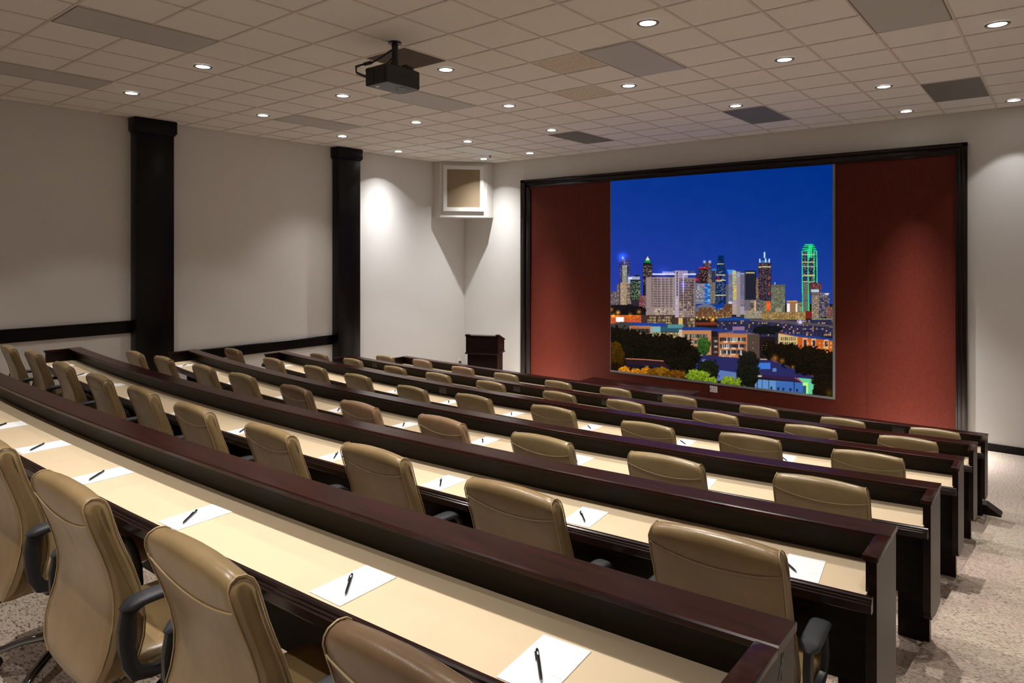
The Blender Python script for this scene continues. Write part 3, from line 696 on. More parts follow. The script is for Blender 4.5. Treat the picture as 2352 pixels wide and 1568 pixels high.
rect(Cc, 1912, 420, 2048, 770, (58, 40, 36)); windows(Cc, 1960, 450, 2030, 740, 1, 3, [(170, 160, 160)], 1, .9, .4)
rect(D, 85, 350, 602, 800, (188, 116, 74)); poly(D, [(85, 350), (340, 320), (640, 345), (820, 380), (602, 372)], (120, 96, 96)); poly(D, [(602, 372), (820, 378), (820, 815), (602, 800)], (82, 66, 58)); rect(D, 335, 235, 558, 330, (140, 110, 140)); rect(D, 345, 300, 580, 352, (58, 66, 130)); windows(D, 690, 470, 720, 780, 1, 3, [(150, 140, 130)], 1, .5, .2)
for q in (430, 548, 660):
    rect(D, 105, q, 580, q + 62, (60, 52, 52)); windows(D, 105, q - 4, 580, q + 90, 13, 1, [(236, 226, 200), (96, 96, 100), (40, 40, 46), (220, 240, 250)], .8, .5, .85); windows(D, 150, q + 66, 560, q + 92, 3, 1, [(236, 206, 170)], 1, .55, 1)
windows(D, 85, 755, 600, 785, 22, 1, [(250, 240, 210)], .7, .6, .8)
# orange apartments on the right
poly(D, [(1108, 340), (1180, 350), (2142, 485), (2142, 820), (1160, 600), (1108, 560)], (196, 92, 34)); poly(D, [(1160, 360), (1500, 420), (1500, 640), (1160, 580)], (206, 182, 124)); poly(D, [(1170, 345), (1700, 400), (2142, 450), (2142, 492), (1480, 410)], (30, 64, 140))
rect(D, 1108, 340, 1160, 560, (44, 40, 50)); windows(D, 1200, 410, 1480, 590, 8, 2, [(70, 60, 50), (110, 90, 60)], .85, .55, .7)
for q in (1600, 1755, 1980): rect(D, q, 440 + (q-1600)*.08, q + 85, 640, (224, 168, 120)); rect(D, q + 15, 470 + (q-1600)*.08, q + 70, 590, (62, 46, 52))
windows(D, 1530, 500, 2140, 720, 9, 3, [(255, 236, 150), (250, 216, 120)], .55, .28, .5)
# foreground roofs
poly(D, [(-640, 745), (0, 765), (950, 830), (1180, 880), (1930, 1190), (1600, 1245), (0, 1010), (-640, 960)], (42, 42, 92)); poly(D, [(640, 1080), (1500, 1150), (1600, 1245), (600, 1110)], (52, 32, 68)); line(D, [(1020, 822), (1930, 1190)], 1.2, (150, 74, 70)); line(D, [(1460, 1155), (1600, 1240)], 1.6, (226, 90, 90))
rect(D, 800, 885, 1020, 1000, (64, 116, 206)); rect(D, 1060, 985, 1130, 1045, (90, 130, 190)); line(D, [(600, 805), (950, 825)], 2.0, (206, 190, 160)); rect(D, -215, 825, -140, 880, (96, 110, 190))
poly(D, [(60, 1010), (400, 1060), (400, 1200), (60, 1210)], (92, 116, 180)); poly(D, [(690, 1330), (770, 1180), (1600, 1245), (1605, 1430), (700, 1345)], (96, 142, 196)); poly(D, [(1110, 1215), (1600, 1245), (1600, 1430), (1110, 1400)], (60, 104, 176)); poly(D, [(1500, 1155), (1930, 1190), (1800, 1290), (1780, 1450), (1600, 1440), (1600, 1240)], (104, 204, 150)); poly(D, [(1600, 1240), (1690, 1240), (1690, 1445), (1665, 1445), (1665, 1290), (1600, 1290)], (190, 246, 130)); rect(D, 1605, 1300, 1662, 1440, (40, 84, 110))
for q in (775, 865, 985, 1440, 1790): rect(D, q, 1180 + (q - 770)*.05, q + 11, 1400, (20, 26, 50))
for q in (1020, 1140, 1235, 1360, 1480): rect(D, q, 1318 + (q-1020)*.08, q + 36, 1370 + (q-1020)*.08, (26, 34, 60))
rect(D, 780, 1045, 862, 1140, (60, 46, 60)); rect(D, 780, 1115, 862, 1140, (206, 190, 190))
# dark trees, lit bushes
K_, Kb = (10, 8, 6), (30, 24, 14)
for X_, Y_, rx_, ry_ in ((230, 480, 240, 260), (480, 560, 300, 280), (720, 590, 280, 260), (1010, 640, 330, 280), (1300, 690, 330, 260), (1540, 760, 180, 190), (1380, 560, 160, 140), (300, 820, 300, 260), (950, 900, 420, 160), (1400, 920, 240, 160)): bush(Cc, X_, Y_, rx_, ry_, K_, Kb, .22)
poly(Cc, [(350, 800), (1060, 850), (1060, 870), (1180, 980), (380, 950)], (44, 26, 34)); line(Cc, [(355, 810), (700, 825), (1050, 853)], 1.5, (236, 140, 100)); poly(Cc, [(380, 905), (1180, 960), (1180, 985), (380, 945)], (24, 24, 50))
bush(Cc, 180, 760, 180, 260, (30, 18, 6), (86, 56, 10), .25); bush(Cc, 180, 1010, 120, 130, (14, 9, 6), (40, 24, 8), .25)
for X_, Y_, rx_, ry_ in ((360, 1040, 110, 90), (540, 1060, 110, 80), (730, 1050, 110, 100)): bush(Cc, X_, Y_, rx_, ry_, (96, 50, 8), (250, 160, 30), .3)
bush(Cc, 900, 1080, 150, 110, (50, 30, 8), (140, 90, 14), .3); bush(Cc, 1060, 1090, 130, 120, (60, 40, 10), (160, 110, 18), .3); bush(Cc, 1260, 1120, 220, 110, (44, 26, 10), (130, 80, 16), .3)
bush(Cc, 1775, 570, 118, 150, (22, 44, 16), (72, 120, 44), .25); bush(Cc, 1850, 1020, 200, 190, (12, 14, 10), (34, 40, 20), .25)
for X_, Y_, rx_, ry_ in ((1600, 1120, 150, 120), (1780, 1130, 110, 110), (1900, 1220, 130, 80), (2220, 1230, 120, 110), (2450, 1240, 130, 110)): bush(Cc, X_, Y_, rx_, ry_, (52, 70, 12), (160, 190, 48), .3)
bush(D, 610, 1010, 190, 340, (10, 12, 10), (34, 36, 24), .25); bush(D, 640, 830, 170, 110, (14, 14, 12), (34, 32, 24), .25)
for X_, Y_, rx_, ry_ in ((1400, 760, 260, 220), (1700, 850, 340, 280), (2000, 950, 260, 300), (1950, 1200, 200, 120), (1990, 1400, 220, 170), (1250, 700, 170, 170), (1000, 640, 140, 160)): bush(D, X_, Y_, rx_, ry_, (10, 8, 7), (34, 25, 13), .2)
glow(D, 1100, 800, 50, (150, 90, 20), .8); glow(D, 1230, 850, 40, (150, 100, 30), .8); glow(D, 1420, 960, 26, (170, 120, 30), .8); glow(D, 2080, 1440, 70, (60, 40, 0), .8)
windows(D, 800, 480, 960, 780, 6, 8, [(255, 230, 190), (250, 170, 90)], .25, .3, .25)
IM = np.clip(IM, 0, 255)
# soften one picture pixel
P2 = np.pad(IM, ((1, 1), (1, 1), (0, 0)), 'edge')
IM = (P2[1:-1, 1:-1]*2 + P2[:-2, 1:-1] + P2[2:, 1:-1] + P2[1:-1, :-2] + P2[1:-1, 2:]) / 6

# --- a fine vertex-coloured sheet carries the picture
nx_, nz_ = 540, 500
gx = np.linspace(-w2, w2, nx_); gz = np.linspace(0, hh, nz_)
GX, GZ = np.meshgrid(gx, gz)
wx = GX + (SX0 + SX1)/2; wz = GZ + SZ0
dx_, dy_, dz_ = wx - CAM.x, SY - CAM.y, wz - CAM.z
dep = dx_*FW.x + dy_*FW.y
uu = 1176 + F_PX*(dx_*RT.x + dy_*RT.y)/dep; vv = 582.87 - F_PX*dz_/dep
ix = np.clip(np.round((uu - X0)*K).astype(int), 0, CW-1); iy = np.clip(np.round((vv - Y0)*K).astype(int), 0, CH-1)
col = IM[iy, ix] / 255.0
lin = np.where(col <= 0.04045, col/12.92, ((col + 0.055)/1.055)**2.4)
verts = np.stack([GX.ravel(), np.full(GX.size, -0.016), GZ.ravel()], 1).astype(np.float32)
idx = np.arange(nx_*nz_).reshape(nz_, nx_)
quads = np.stack([idx[:-1, :-1], idx[:-1, 1:], idx[1:, 1:], idx[1:, :-1]], -1).reshape(-1, 4)
me = bpy.data.meshes.new('picture')
me.vertices.add(len(verts)); me.vertices.foreach_set('co', verts.ravel())
me.loops.add(quads.size); me.loops.foreach_set('vertex_index', quads.ravel().astype(np.int32))
me.polygons.add(len(quads)); me.polygons.foreach_set('loop_start', np.arange(0, quads.size, 4, dtype=np.int32))
me.update(calc_edges=True)
ca = me.color_attributes.new('picture_colour', 'FLOAT_COLOR', 'POINT')
rgba = np.ones((len(verts), 4), np.float32); rgba[:, :3] = lin.reshape(-1, 3)
ca.data.foreach_set('color', rgba.ravel())
M_SCR = bpy.data.materials.new('lit_picture'); M_SCR.use_nodes = True; nt = M_SCR.node_tree
nt.nodes.remove(nt.nodes['Principled BSDF'])
at = N(nt, 'ShaderNodeVertexColor'); at.layer_name = 'picture_colour'
em = N(nt, 'ShaderNodeEmission'); em.inputs['Strength'].default_value = SCREEN_EMIT
nt.links.new(at.outputs['Color'], em.inputs['Color']); nt.links.new(em.outputs[0], nt.nodes['Material Output'].inputs['Surface'])
me.materials.append(M_SCR)
po = bpy.data.objects.new('picture', me); C.objects.link(po); po.parent = scr
# ------------------------------------------------------------------ tiered desks
DESK_LAB = {1: 'long curved dark wood desk nearest the camera, cream top', 2: 'second long curved dark desk from the camera', 3: 'third long curved dark desk from the camera',
            4: 'third long curved dark desk from the screen wall', 5: 'second long curved dark desk from the screen wall', 6: 'front long curved dark desk facing the red panel'}
OUTLETS = {4: [0.25], 5: [-2.75, 0.16, 1.454], 6: [1.378, 4.184]}
for i in range(1, 7):
    R_ = ROWS[i]; f = row_y(i); xl, xr, z0 = R_['xl'], R_['xr'], tier(i)
    d = tag(empty('tiered_desk', (0, 0, z0)), DESK_LAB[i], 'desk', 'curved tiered desks')
    xs_ = lambda a, b: [a + (b - a) * k / 14 for k in range(15)]
    # ledge in three lengths with hairline joints
    e = 0.004
    sec = [(0, LEDGE_H-0.02+e), (e, LEDGE_H-0.02), (0.125-e, LEDGE_H-0.02), (0.125, LEDGE_H-0.02+e), (0.125, LEDGE_H-e), (0.125-e, LEDGE_H), (e, LEDGE_H), (0, LEDGE_H-e)]
    cuts = [xl - 0.004, *R_['j'], xr + 0.004]
    for a, b in zip(cuts, cuts[1:]):
        bm = bmesh.new(); add_sweep(bm, xs_(a + 0.0012, b - 0.0012), sec, f)
        auto_smooth(mesh_obj('ledge', bm, M_LEDGE, d), 35)
    bm = bmesh.new(); add_sweep(bm, xs_(xl + 0.03, xr - 0.03), [(0.07, 0.27), (0.092, 0.27), (0.092, LEDGE_H-0.02), (0.07, LEDGE_H-0.02)], f)
    auto_smooth(mesh_obj('back_panel', bm, M_PANEL, d), 35)
    wc = [xl + 0.03, *[q - 0.05 for q in R_['j']], xr - 0.03]
    for a, b in zip(wc, wc[1:]):
        bm = bmesh.new(); add_sweep(bm, xs_(a + 0.0004, b - 0.0004), [(-0.237, TOP_H-0.028), (0.07, TOP_H-0.028), (0.07, TOP_H), (-0.237, TOP_H)], f)
        auto_smooth(mesh_obj('worktop', bm, M_LAM, d), 35)
    h = TOP_H
    sec = [(-0.237, h-0.05), (-0.262, h-0.05), (-0.266, h-0.046), (-0.266, h-0.02), (-0.260, h-0.017), (-0.260, h-0.012), (-0.254, h-0.009), (-0.254, h-0.003), (-0.249, h+0.001), (-0.237, h+0.001)]
    bm = bmesh.new(); add_sweep(bm, xs_(xl + 0.004, xr - 0.008), sec, f)
    mesh_obj('nosing', bm, M_NOSE, d)
    # ends: cap rail, hanging end panel
    for s, xe in ((-1, xl), (1, xr)):
        y0 = f(xe)
        bm = bmesh.new()
        xa, xb = (xe - 0.045, xe + 0.004) if s > 0 else (xe - 0.004, xe + 0.045)
        add_box(bm, xa, xb, y0 - 0.225, y0 - 0.0005, LEDGE_H - 0.022, LEDGE_H - 0.0015, bev=0.004)
        auto_smooth(mesh_obj('end_cap', bm, M_LEDGE, d))
        bm = bmesh.new()
        xa, xb = (xe - 0.036, xe - 0.002) if s > 0 else (xe + 0.002, xe + 0.036)
        pr = [(-0.212, 0.31), (-0.20, 0.285), (-0.175, 0.262), (-0.03, 0.235), (0.12, 0.235), (0.12, LEDGE_H - 0.02), (-0.212, LEDGE_H - 0.02)]
        if s < 0: pr = [(0.0, 0.235), (0.12, 0.235), (0.12, LEDGE_H - 0.02), (-0.212, LEDGE_H - 0.02), (-0.212, h - 0.045), (-0.03, h - 0.09), (0.0, h - 0.15)]
        add_loft(bm, [[(x, y0 + t, z) for t, z in pr] for x in (xa, xb)])
        mesh_obj('end_panel', bm, M_WOOD, d)
    for k, x in enumerate((xr - 0.125, xl + 0.125, R_['j'][0], R_['j'][1])):
        bm = bmesh.new(); y0 = f(x)
        add_box(bm, x - 0.075, x + 0.075, y0 + 0.128, y0 + 0.185, 0, 0.60); add_box(bm, x - 0.075, x + 0.075, y0 + 0.0925, y0 + 0.128, 0.30, 0.60)
        mesh_obj('pedestal', bm, M_WOOD, d)
    for x in OUTLETS.get(i, []):
        bm = bmesh.new(); y0 = f(x) + 0.07; zc = TOP_H + 0.058
        add_box(bm, x - 0.06, x + 0.06, y0 - 0.006, y0, zc - 0.036, zc + 0.036, bev=0.002)
        for q in (-0.03, 0.03): add_box(bm, x + q - 0.018, x + q + 0.018, y0 - 0.009, y0 - 0.006, zc - 0.018, zc + 0.018)
        mesh_obj('outlet_plate', bm, M_DPLATE, d)
    if i == 1:   # scuffs on the near end panel
        bm = bmesh.new(); y0 = f(xr); xo = xr - 0.002
        for (ya, za), (yb, zb), wd in (((.035, .850), (.035, .785), .005), ((.012, .795), (.050, .838), .007), ((-.035, .795), (-.035, .745), .004)):
            dv = Vector((0, yb - ya, zb - za)).normalized(); nv = Vector((0, -dv.z, dv.y)) * wd / 2
            A_, B_ = Vector((0, y0 + ya, za)), Vector((0, y0 + yb, zb)); Mm = (A_ + B_) / 2
            lo_ = [A_, Mm + nv, B_, Mm - nv]
            add_loft(bm, [[(xq, v_.y, v_.z) for v_ in lo_] for xq in (xo - .001, xo + .0006)])
        mesh_obj('scuff_mark', bm, M_DPLATE, d)
    if i == 6:   # wedge foot at the right end of the front desk
        bm = bmesh.new()
        pr = [(4.93, 0.0), (5.10, 0.0), (5.10, 0.015), (4.97, 0.10), (4.93, 0.10)]
        add_loft(bm, [[(x, y, z) for x, z in pr] for y in (4.22, 4.40)])
        mesh_obj('foot', bm, M_WOOD, d)

# ------------------------------------------------------------------ office chair (faces +y, origin on the floor under its column)
REAR = [(.405, -.262), (.44, -.262), (.49, -.252), (.54, -.238), (.59, -.225), (.64, -.219), (.69, -.220), (.75, -.232), (.81, -.251), (.86, -.270), (.90, -.284), (.93, -.293), (.948, -.2945), (.960, -.288), (.968, -.275)]
FRNT = [(.969, -.258), (.966, -.240), (.955, -.225), (.938, -.216), (.90, -.205), (.86, -.192), (.81, -.172), (.75, -.150), (.69, -.134), (.64, -.127), (.59, -.126), (.54, -.134), (.49, -.147), (.44, -.162), (.405, -.178), (.393, -.20), (.389, -.225), (.394, -.248)]
FRNT = [(z, y - 0.018 * max(0, 1 - abs(z - .80) / .45)) for z, y in FRNT]
LOOP = REAR + FRNT
HWZ = [(.385, .140), (.41, .175), (.44, .205), (.49, .232), (.54, .237), (.60, .229), (.68, .220), (.78, .218), (.88, .220), (.93, .218), (.97, .205)]
def interp(tab, z):
    for (a, va), (b, vb) in zip(tab, tab[1:]):
        if z <= b: return va + (vb - va) * max(0, (z - a) / (b - a))
    return tab[-1][1]
def rear_y(z): return interp(REAR, z)
def crown(z, s): return 0.014 * (1 - s * s) * max(0.0, min(1.0, (z - 0.86) / 0.1))
def puff(y, z, s):
    mid = (interp(REAR, z) + interp([(a, b) for a, b in FRNT[:15]][::-1], z)) / 2
    return (-0.008 if y < mid else 0.010) * (1 - s * s) * (1 if z < 0.92 else 0.3)
cz = [sum(p[k] for p in LOOP) / len(LOOP) for k in (0, 1)]
def mid_at(z, y):
    r = interp(REAR, z); q = interp(FRNT[:15][::-1], z)
    return (r + q) / 2
def chair_back_bm():
    bm = bmesh.new()
    SL = [(-1, .010, .0), (-.992, .004, .0), (-.96, 0, 0), (-.80, 0, 0), (-.5, 0, 0), (-.2, 0, 0), (.2, 0, 0), (.5, 0, 0), (.80, 0, 0), (.96, 0, 0), (.992, .004, 0), (1, .010, 0)]
    def ring(s, inset, xoff=0.0, shrink=0.0):
        out = []
        for z, y in LOOP:
            zz = min(max(z, .43), .93)
            m = mid_at(zz, y); dv = Vector((y - m, z - zz)); L = dv.length
            k = max(0.0, (L - inset) / L) * (1 - shrink) if L > 1e-6 else 1
            yy, z2 = m + dv.x * k, zz + dv.y * k
            out.append((s * interp(HWZ, z) + xoff, yy + (puff(y, z, s) if abs(s) < .99 else 0), z2 + crown(z, s)))
        return out
    rings = [ring(-1, .010, -.0045, .30), ring(-1, .010, -.003, .12)] + [ring(s, i) for s, i, _ in SL] + [ring(1, .010, .003, .12), ring(1, .010, .0045, .30)]
    add_loft(bm, rings, caps=True)
    return bm
def chair_piping_bm():
    bm = bmesh.new()
    pts = []
    for k in range(25):
        s = -0.985 + 1.97 * k / 24
        z = 0.905 - 0.034 * (1 - s * s) ** 0.9 - 0.004 * s
        pts.append((s * interp(HWZ, z), rear_y(z) + puff(-.3, z, s) - 0.0012, z))
    add_tube(bm, pts, 0.0030, n=6)
    for s in (-1, 1):
        loop = [(s * interp(HWZ, z) * 0.992, y - (.0010 if k < 14 else -.0010), z + (.0015 if 12 < k < 18 else 0)) for k, (z, y) in enumerate(REAR + FRNT[:15])]
        add_tube(bm, loop, 0.0024, n=6)
    return bm
def seat_bm():
    bm = bmesh.new(); rings = []
    for z, k in ((.390, .80), (.400, .93), (.42, 1.0), (.455, 1.0), (.472, .97), (.482, .88), (.486, .70), (.484, .35), (.483, .05)):
        ring = []
        for q in range(40):
            a = 2*PI*q/40
            c, s = math.cos(a), math.sin(a)
            ex = 0.42
            x = .245 * math.copysign(abs(c)**ex, c); y = .225 * math.copysign(abs(s)**ex, s)
            zz = z - (0.03 * max(0, (y * k - .10)/.125)**2 if y > 0 else 0)
            ring.append((x * k, .04 + y * k, zz))
        rings.append(ring)
    add_loft(bm, rings)
    return bm
def arm_bm(sx):
    bm = bmesh.new()
    path = [(-.02, .664), (-.09, .668), (-.165, .666), (-.200, .650), (-.208, .60), (-.206, .55), (-.198, .50), (-.178, .462), (-.13, .446), (-.04, .442), (.03, .446), (.052, .47), (.050, .53), (.036, .59), (.018, .635)]
    rings = []
    for k, (y, z) in enumerate(path):
        a, b = path[k-1], path[(k+1) % len(path)]
        t = Vector((b[0]-a[0], b[1]-a[1])).normalized(); n = Vector((-t.y, t.x))
        w = .011 if k < 2 else (.023 if 3 <= k <= 7 else .015 if k > 10 else .018)
        xo = .272 - {8: .006, 9: .012, 10: .010, 11: .005}.get(k, 0)
        ring = []
        for q in range(10):
            an = 2*PI*q/10; c, s_ = math.cos(an), math.sin(an)
            u = w * math.copysign(abs(c)**.6, c); v = .014 * math.copysign(abs(s_)**.6, s_)
            ring.append((sx * (xo + v), y + n.x * u, z + n.y * u))
        rings.append(ring)
    rings.append(rings[0])
    add_loft(bm, rings, caps=False); bmesh.ops.remove_doubles(bm, verts=bm.verts, dist=1e-6)
    return bm
def pad_bm(sx):
    bm = bmesh.new(); rings = []
    for k in range(11):
        u = k / 10; y = -.222 + .225 * u
        w = .022 * (1 - abs(2*u - 1)**6)**.5 + .011; z = .672 - .014 * abs(2*u - 1)**4
        th = .011 * (1 - abs(2*u-1)**8) + .003
        rings.append([(sx*.274 + w*math.copysign(abs(math.cos(2*PI*q/14))**.7, math.cos(2*PI*q/14)), y, z + th*math.copysign(abs(math.sin(2*PI*q/14))**.7, math.sin(2*PI*q/14))) for q in range(14)])
    add_loft(bm, rings)
    return bm
def leg_bm(ang):
    bm = bmesh.new(); d = Vector((math.cos(ang), math.sin(ang), 0)); n = Vector((-d.y, d.x, 0)); rings = []
    for r, z, w, t in ((.02, .115, .026, .022), (.09, .118, .024, .018), (.18, .108, .020, .014), (.25, .088, .018, .013), (.285, .072, .016, .012), (.297, .066, .009, .007)):
        rings.append([tuple(d*r + n*(w*math.cos(2*PI*q/12)) + Vector((0, 0, z + t*math.sin(2*PI*q/12)))) for q in range(12)])
    add_loft(bm, rings)
    return bm
def caster_bm(ang):
    bm = bmesh.new(); d = Vector((math.cos(ang), math.sin(ang), 0)); n = Vector((-d.y, d.x, 0)); c = d * .282
    for s in (-1, 1):
        p = c + n * (.006 * s) + Vector((0, 0, .028)); add_cyl(bm, p, p + n * (.016 * s), .028, .024, n=18)
    add_cyl(bm, c + Vector((0, 0, .02)), c + Vector((0, 0, .065)), .007)
    # hood over the wheels
    rings = []
    for k in range(7):
        a = PI * k / 6
        q = c + d * (.031 * math.cos(a)) + Vector((0, 0, .028 + .031 * math.sin(a)))
        rings.append([tuple(q + n * w) for w in (-.02, .02)])
    add_loft(bm, rings, closed=False, caps=False)
    return bm
def make_chair():
    r = empty('office_chair')
    b = auto_smooth(mesh_obj('backrest', chair_back_bm(), M_TAN, r), 50)
    auto_smooth(mesh_obj('piping', chair_piping_bm(), M_PIPE, b), 60)
    auto_smooth(mesh_obj('seat', seat_bm(), M_TAN, r), 50)
    for sx in (-1, 1):
        a = auto_smooth(mesh_obj('armrest', arm_bm(sx), M_BLACK, r), 45)
        auto_smooth(mesh_obj('arm_pad', pad_bm(sx), M_PAD, a), 50)
    bm = bmesh.new(); add_box(bm, -.09, .09, -.10, .16, .335, .386, bev=.012); add_cyl(bm, (0, .03, .10), (0, .03, .23), .032, n=20); add_cyl(bm, (0, .03, .22), (0, .03, .34), .018, n=16)
    add_box(bm, -.035, .035, -.235, -.08, .345, .372, bev=.006)
    auto_smooth(mesh_obj('gas_lift', bm, M_BLACK, r), 40)
    base = empty('star_base', (0, .03, 0)); base.parent = r
    bm = bmesh.new(); add_cyl(bm, (0, 0, .085), (0, 0, .135), .042, .036, n=20)
    base_hub = auto_smooth(mesh_obj('hub', bm, M_CHROME, base))
    for k in range(5):
        an = PI/2 + PI/5 + 2*PI*k/5
        auto_smooth(mesh_obj('leg', leg_bm(an), M_CHROME, base), 50)
        auto_smooth(mesh_obj('caster', caster_bm(an), M_BLACK, base), 40)
    return r
CHAIRS = {
  1: [(2.471, -3.769, 0.117), (3.278, -3.765, 0.091), (4.037, -3.745, 0.063), (4.756, -3.727, 0.068)],
  2: [(-2.412, -2.404, -0.041), (-1.835, -2.366, -0.014), (-0.821, -2.454, -0.036), (0.03, -2.496, -0.01), (0.808, -2.507, -0.015), (1.586, -2.548, 0.027), (2.401, -2.547, 0.033), (3.128, -2.458, 0.07), (3.945, -2.457, 0.101), (4.74, -2.393, 0.143)],
  3: [(-2.685, -1.135, -0.102), (-2.008, -1.116, -0.085), (-1.108, -1.128, -0.066), (-0.349, -1.135, -0.012), (0.567, -1.179, -0.037), (1.491, -1.243, -0.011), (2.3, -1.186, 0.005), (3.115, -1.139, 0.076), (3.896, -1.045, 0.087), (4.67, -0.883, 0.142)],
  4: [(-3.492, 0.501, -0.075), (-2.267, 0.365, -0.057), (-1.323, 0.334, -0.059), (-0.476, 0.293, -0.03), (0.505, 0.198, -0.039), (1.265, 0.28, -0.008), (2.132, 0.354, 0.055), (3.053, 0.346, 0.084), (3.81, 0.5, 0.153), (4.583, 0.562, 0.15)],
  5: [(-3.4, 1.863, -0.039), (-2.588, 1.897, -0.07), (-1.568, 1.796, -0.053), (-0.731, 1.833, -0.039), (0.173, 1.799, -0.015), (1.195, 1.788, -0.043), (1.998, 1.927, -0.014), (2.956, 2.007, 0.085), (3.83, 1.969, 0.136), (4.58, 2.082, 0.137)],
  6: [(-3.562, 3.325, -0.007), (-2.737, 3.423, -0.047), (-1.727, 3.329, 0.025), (-0.823, 3.299, -0.006), (0.13, 3.282, -0.034), (1.003, 3.347, 0.058), (1.881, 3.506, 0.026), (2.855, 3.553, 0.018), (3.757, 3.428, 0.062), (4.592, 3.584, 0.123)],
}
ORD = ['', 'first', 'second', 'third', 'fourth', 'fifth', 'sixth', 'seventh', 'eighth', 'ninth', 'tenth']
ROWN = {1: 'nearest desk', 2: 'second-nearest desk', 3: 'third-nearest desk', 4: 'third desk from the front', 5: 'second desk from the front', 6: 'front desk'}
LOOK = {(1, 4): ('brown', M_BROWN), (2, 5): ('tan', M_TAN), (3, 5): ('dark brown', M_BROWN), (3, 6): ('pinkish tan', M_PINK), (3, 7): ('pinkish tan', M_PINK),
        (4, 1): ('brown', M_BROWN), (5, 1): ('brown', M_BROWN), (5, 2): ('tan', M_TAN), (6, 2): ('pinkish tan', M_PINK), (6, 3): ('pinkish tan', M_PINK), (2, 10): ('tan', M_TAN)}
chair0 = None
for i in CHAIRS:
    n = len(CHAIRS[i])
    for k, (x, y, yaw) in enumerate(CHAIRS[i], 1):
        if chair0 is None: c = chair0 = make_chair()
        else: c = copy_tree(chair0)
        yaw = max(-.1, min(.13, yaw - {1: .09, 2: .08, 3: .06}.get(i, .045)))
        y = min(y, row_y(i)(x) - 0.475)
        if k == 1 and i > 1:    # the end chairs stand clear of the desk ends
            d_ = min(0.0, -0.545 - (y - row_y(i)(x))); y += d_
            x += -.03 if i == 2 else -d_ * .9
        if (i, k) == (2, 2): x += .03
        word, mat = LOOK.get((i, k), ('tan', M_TAN) if (i <= 2 or k < 4) else ('pale tan', M_TAN2))
        wob = random.uniform(-.012, .012)
        c.location = (x - math.sin(yaw) * .262, y + math.cos(yaw) * .262, tier(i)); c.rotation_euler = (0, 0, yaw)
        place = f'{ORD[n - k + 1]} from the right at the {ROWN[i]}' if k < n else f'at the right end of the {ROWN[i]}'
        tag(c, f'{word} leather office chair, {place}', 'chair', 'leather office chairs at the tiered desks')
        for ch in c.children:
            if ch.name.startswith(('backrest', 'seat')):
                ch.material_slots[0].link = 'OBJECT'; ch.material_slots[0].material = mat
            if ch.name.startswith('star_base'):
                ch.rotation_euler = (0, 0, -.6 if (i, k) == (1, 1) else (i * 7 + k * 3) % 5 * 0.11 - 0.2)

# ------------------------------------------------------------------ notepads and pens
PADS = {1: [1.21, 1.832, 2.513, 3.254, 4.083, 4.716], 2: [-2.3, -1.566, -0.78, -0.086, 0.718, 1.51, 2.437, 3.219, 4.009, 4.884],
        3: [-2.683, -1.9, -1.135, -0.129, 0.724, 1.559, 2.353, 3.132, 3.948, 4.75], 4: [-2.9, -2.133, -1.194, -0.33, 0.548, 1.41, 2.279, 3.155, 3.95]}
cu = bpy.data.curves.new('print_text', 'FONT'); cu.body = 'SHERATON'; cu.size = 0.0042; cu.space_character = 1.5; cu.align_x = 'RIGHT'
tobj = bpy.data.objects.new('print_text', cu); C.objects.link(tobj)
bpy.context.view_layer.update()
tme = bpy.data.meshes.new_from_object(tobj.evaluated_get(bpy.context.evaluated_depsgraph_get()))
bpy.data.objects.remove(tobj); tme.materials.clear(); tme.materials.append(M_INK)
def make_pad():
    bm = bmesh.new(); add_box(bm, -.064, .064, -.1, .1, 0, .0022)
    o = mesh_obj('notepad', bm, M_PAPER)
    p = bpy.data.objects.new('print', tme); C.objects.link(p); p.parent = o; p.location = (.058, -.03, .0024)
    return o
def make_pen():
    r = empty('pen')
    bm = bmesh.new()
    prof = [(-.068, .0014), (-.060, .0036), (-.045, .0046), (.0, .0048), (.03, .0050), (.062, .0050), (.066, .0044), (.070, .0034)]
    add_loft(bm, [[(rr*math.cos(2*PI*q/12), y, rr*math.sin(2*PI*q/12) + .005) for q in range(12)] for y, rr in prof])
    auto_smooth(mesh_obj('barrel', bm, M_PEN, r), 50)
    bm = bmesh.new(); add_cyl(bm, (0, -.0705, .005), (0, -.064, .005), .0009, .0024, n=10); mesh_obj('tip', bm, M_STEEL, r)
    bm = bmesh.new(); add_box(bm, -.0075, -.0055, .022, .058, .0035, .0065); add_box(bm, -.0075, -.002, .055, .058, .0035, .0065); mesh_obj('clip', bm, M_PEN, r)
    bm = bmesh.new(); add_box(bm, -.0016, .0016, .036, .050, .0097, .01005); mesh_obj('white_mark', bm, M_PAPER, r)
    return r
pad0 = pen0 = None
for i, lst in PADS.items():
    f = row_y(i); n = len(lst)
    for k, x in enumerate(lst, 1):
        rz = row_slope(i, x) * 1.0 + random.uniform(-.03, .03)
        pd = make_pad() if pad0 is None else copy_tree(pad0)
        pad0 = pad0 or pd
        t = -.128 + random.uniform(-.008, .006)
        pd.location = (x, f(x) + t, tier(i) + TOP_H + .0003); pd.rotation_euler = (0, 0, rz)
        place = f'{ORD[n - k + 1]} from the right on the {ROWN[i]}' if k < n else f'at the right end of the {ROWN[i]}'
        tag(pd, f'white notepad, {place}', 'notepad', 'white notepads on the desks')
        pn = make_pen() if pen0 is None else copy_tree(pen0)
        pen0 = pen0 or pn
        a = .74 + random.uniform(-.07, .07)
        pn.scale = (.88, .86, .88); pn.location = (x - (.048 if (i, k) == (2, 10) else .004), f(x) + t - .02 + random.uniform(-.006, .006), tier(i) + TOP_H + .0028); pn.rotation_euler = (0, 0, a)
        tag(pn, f'black pen on the notepad {place}', 'pen', 'black pens on the notepads')

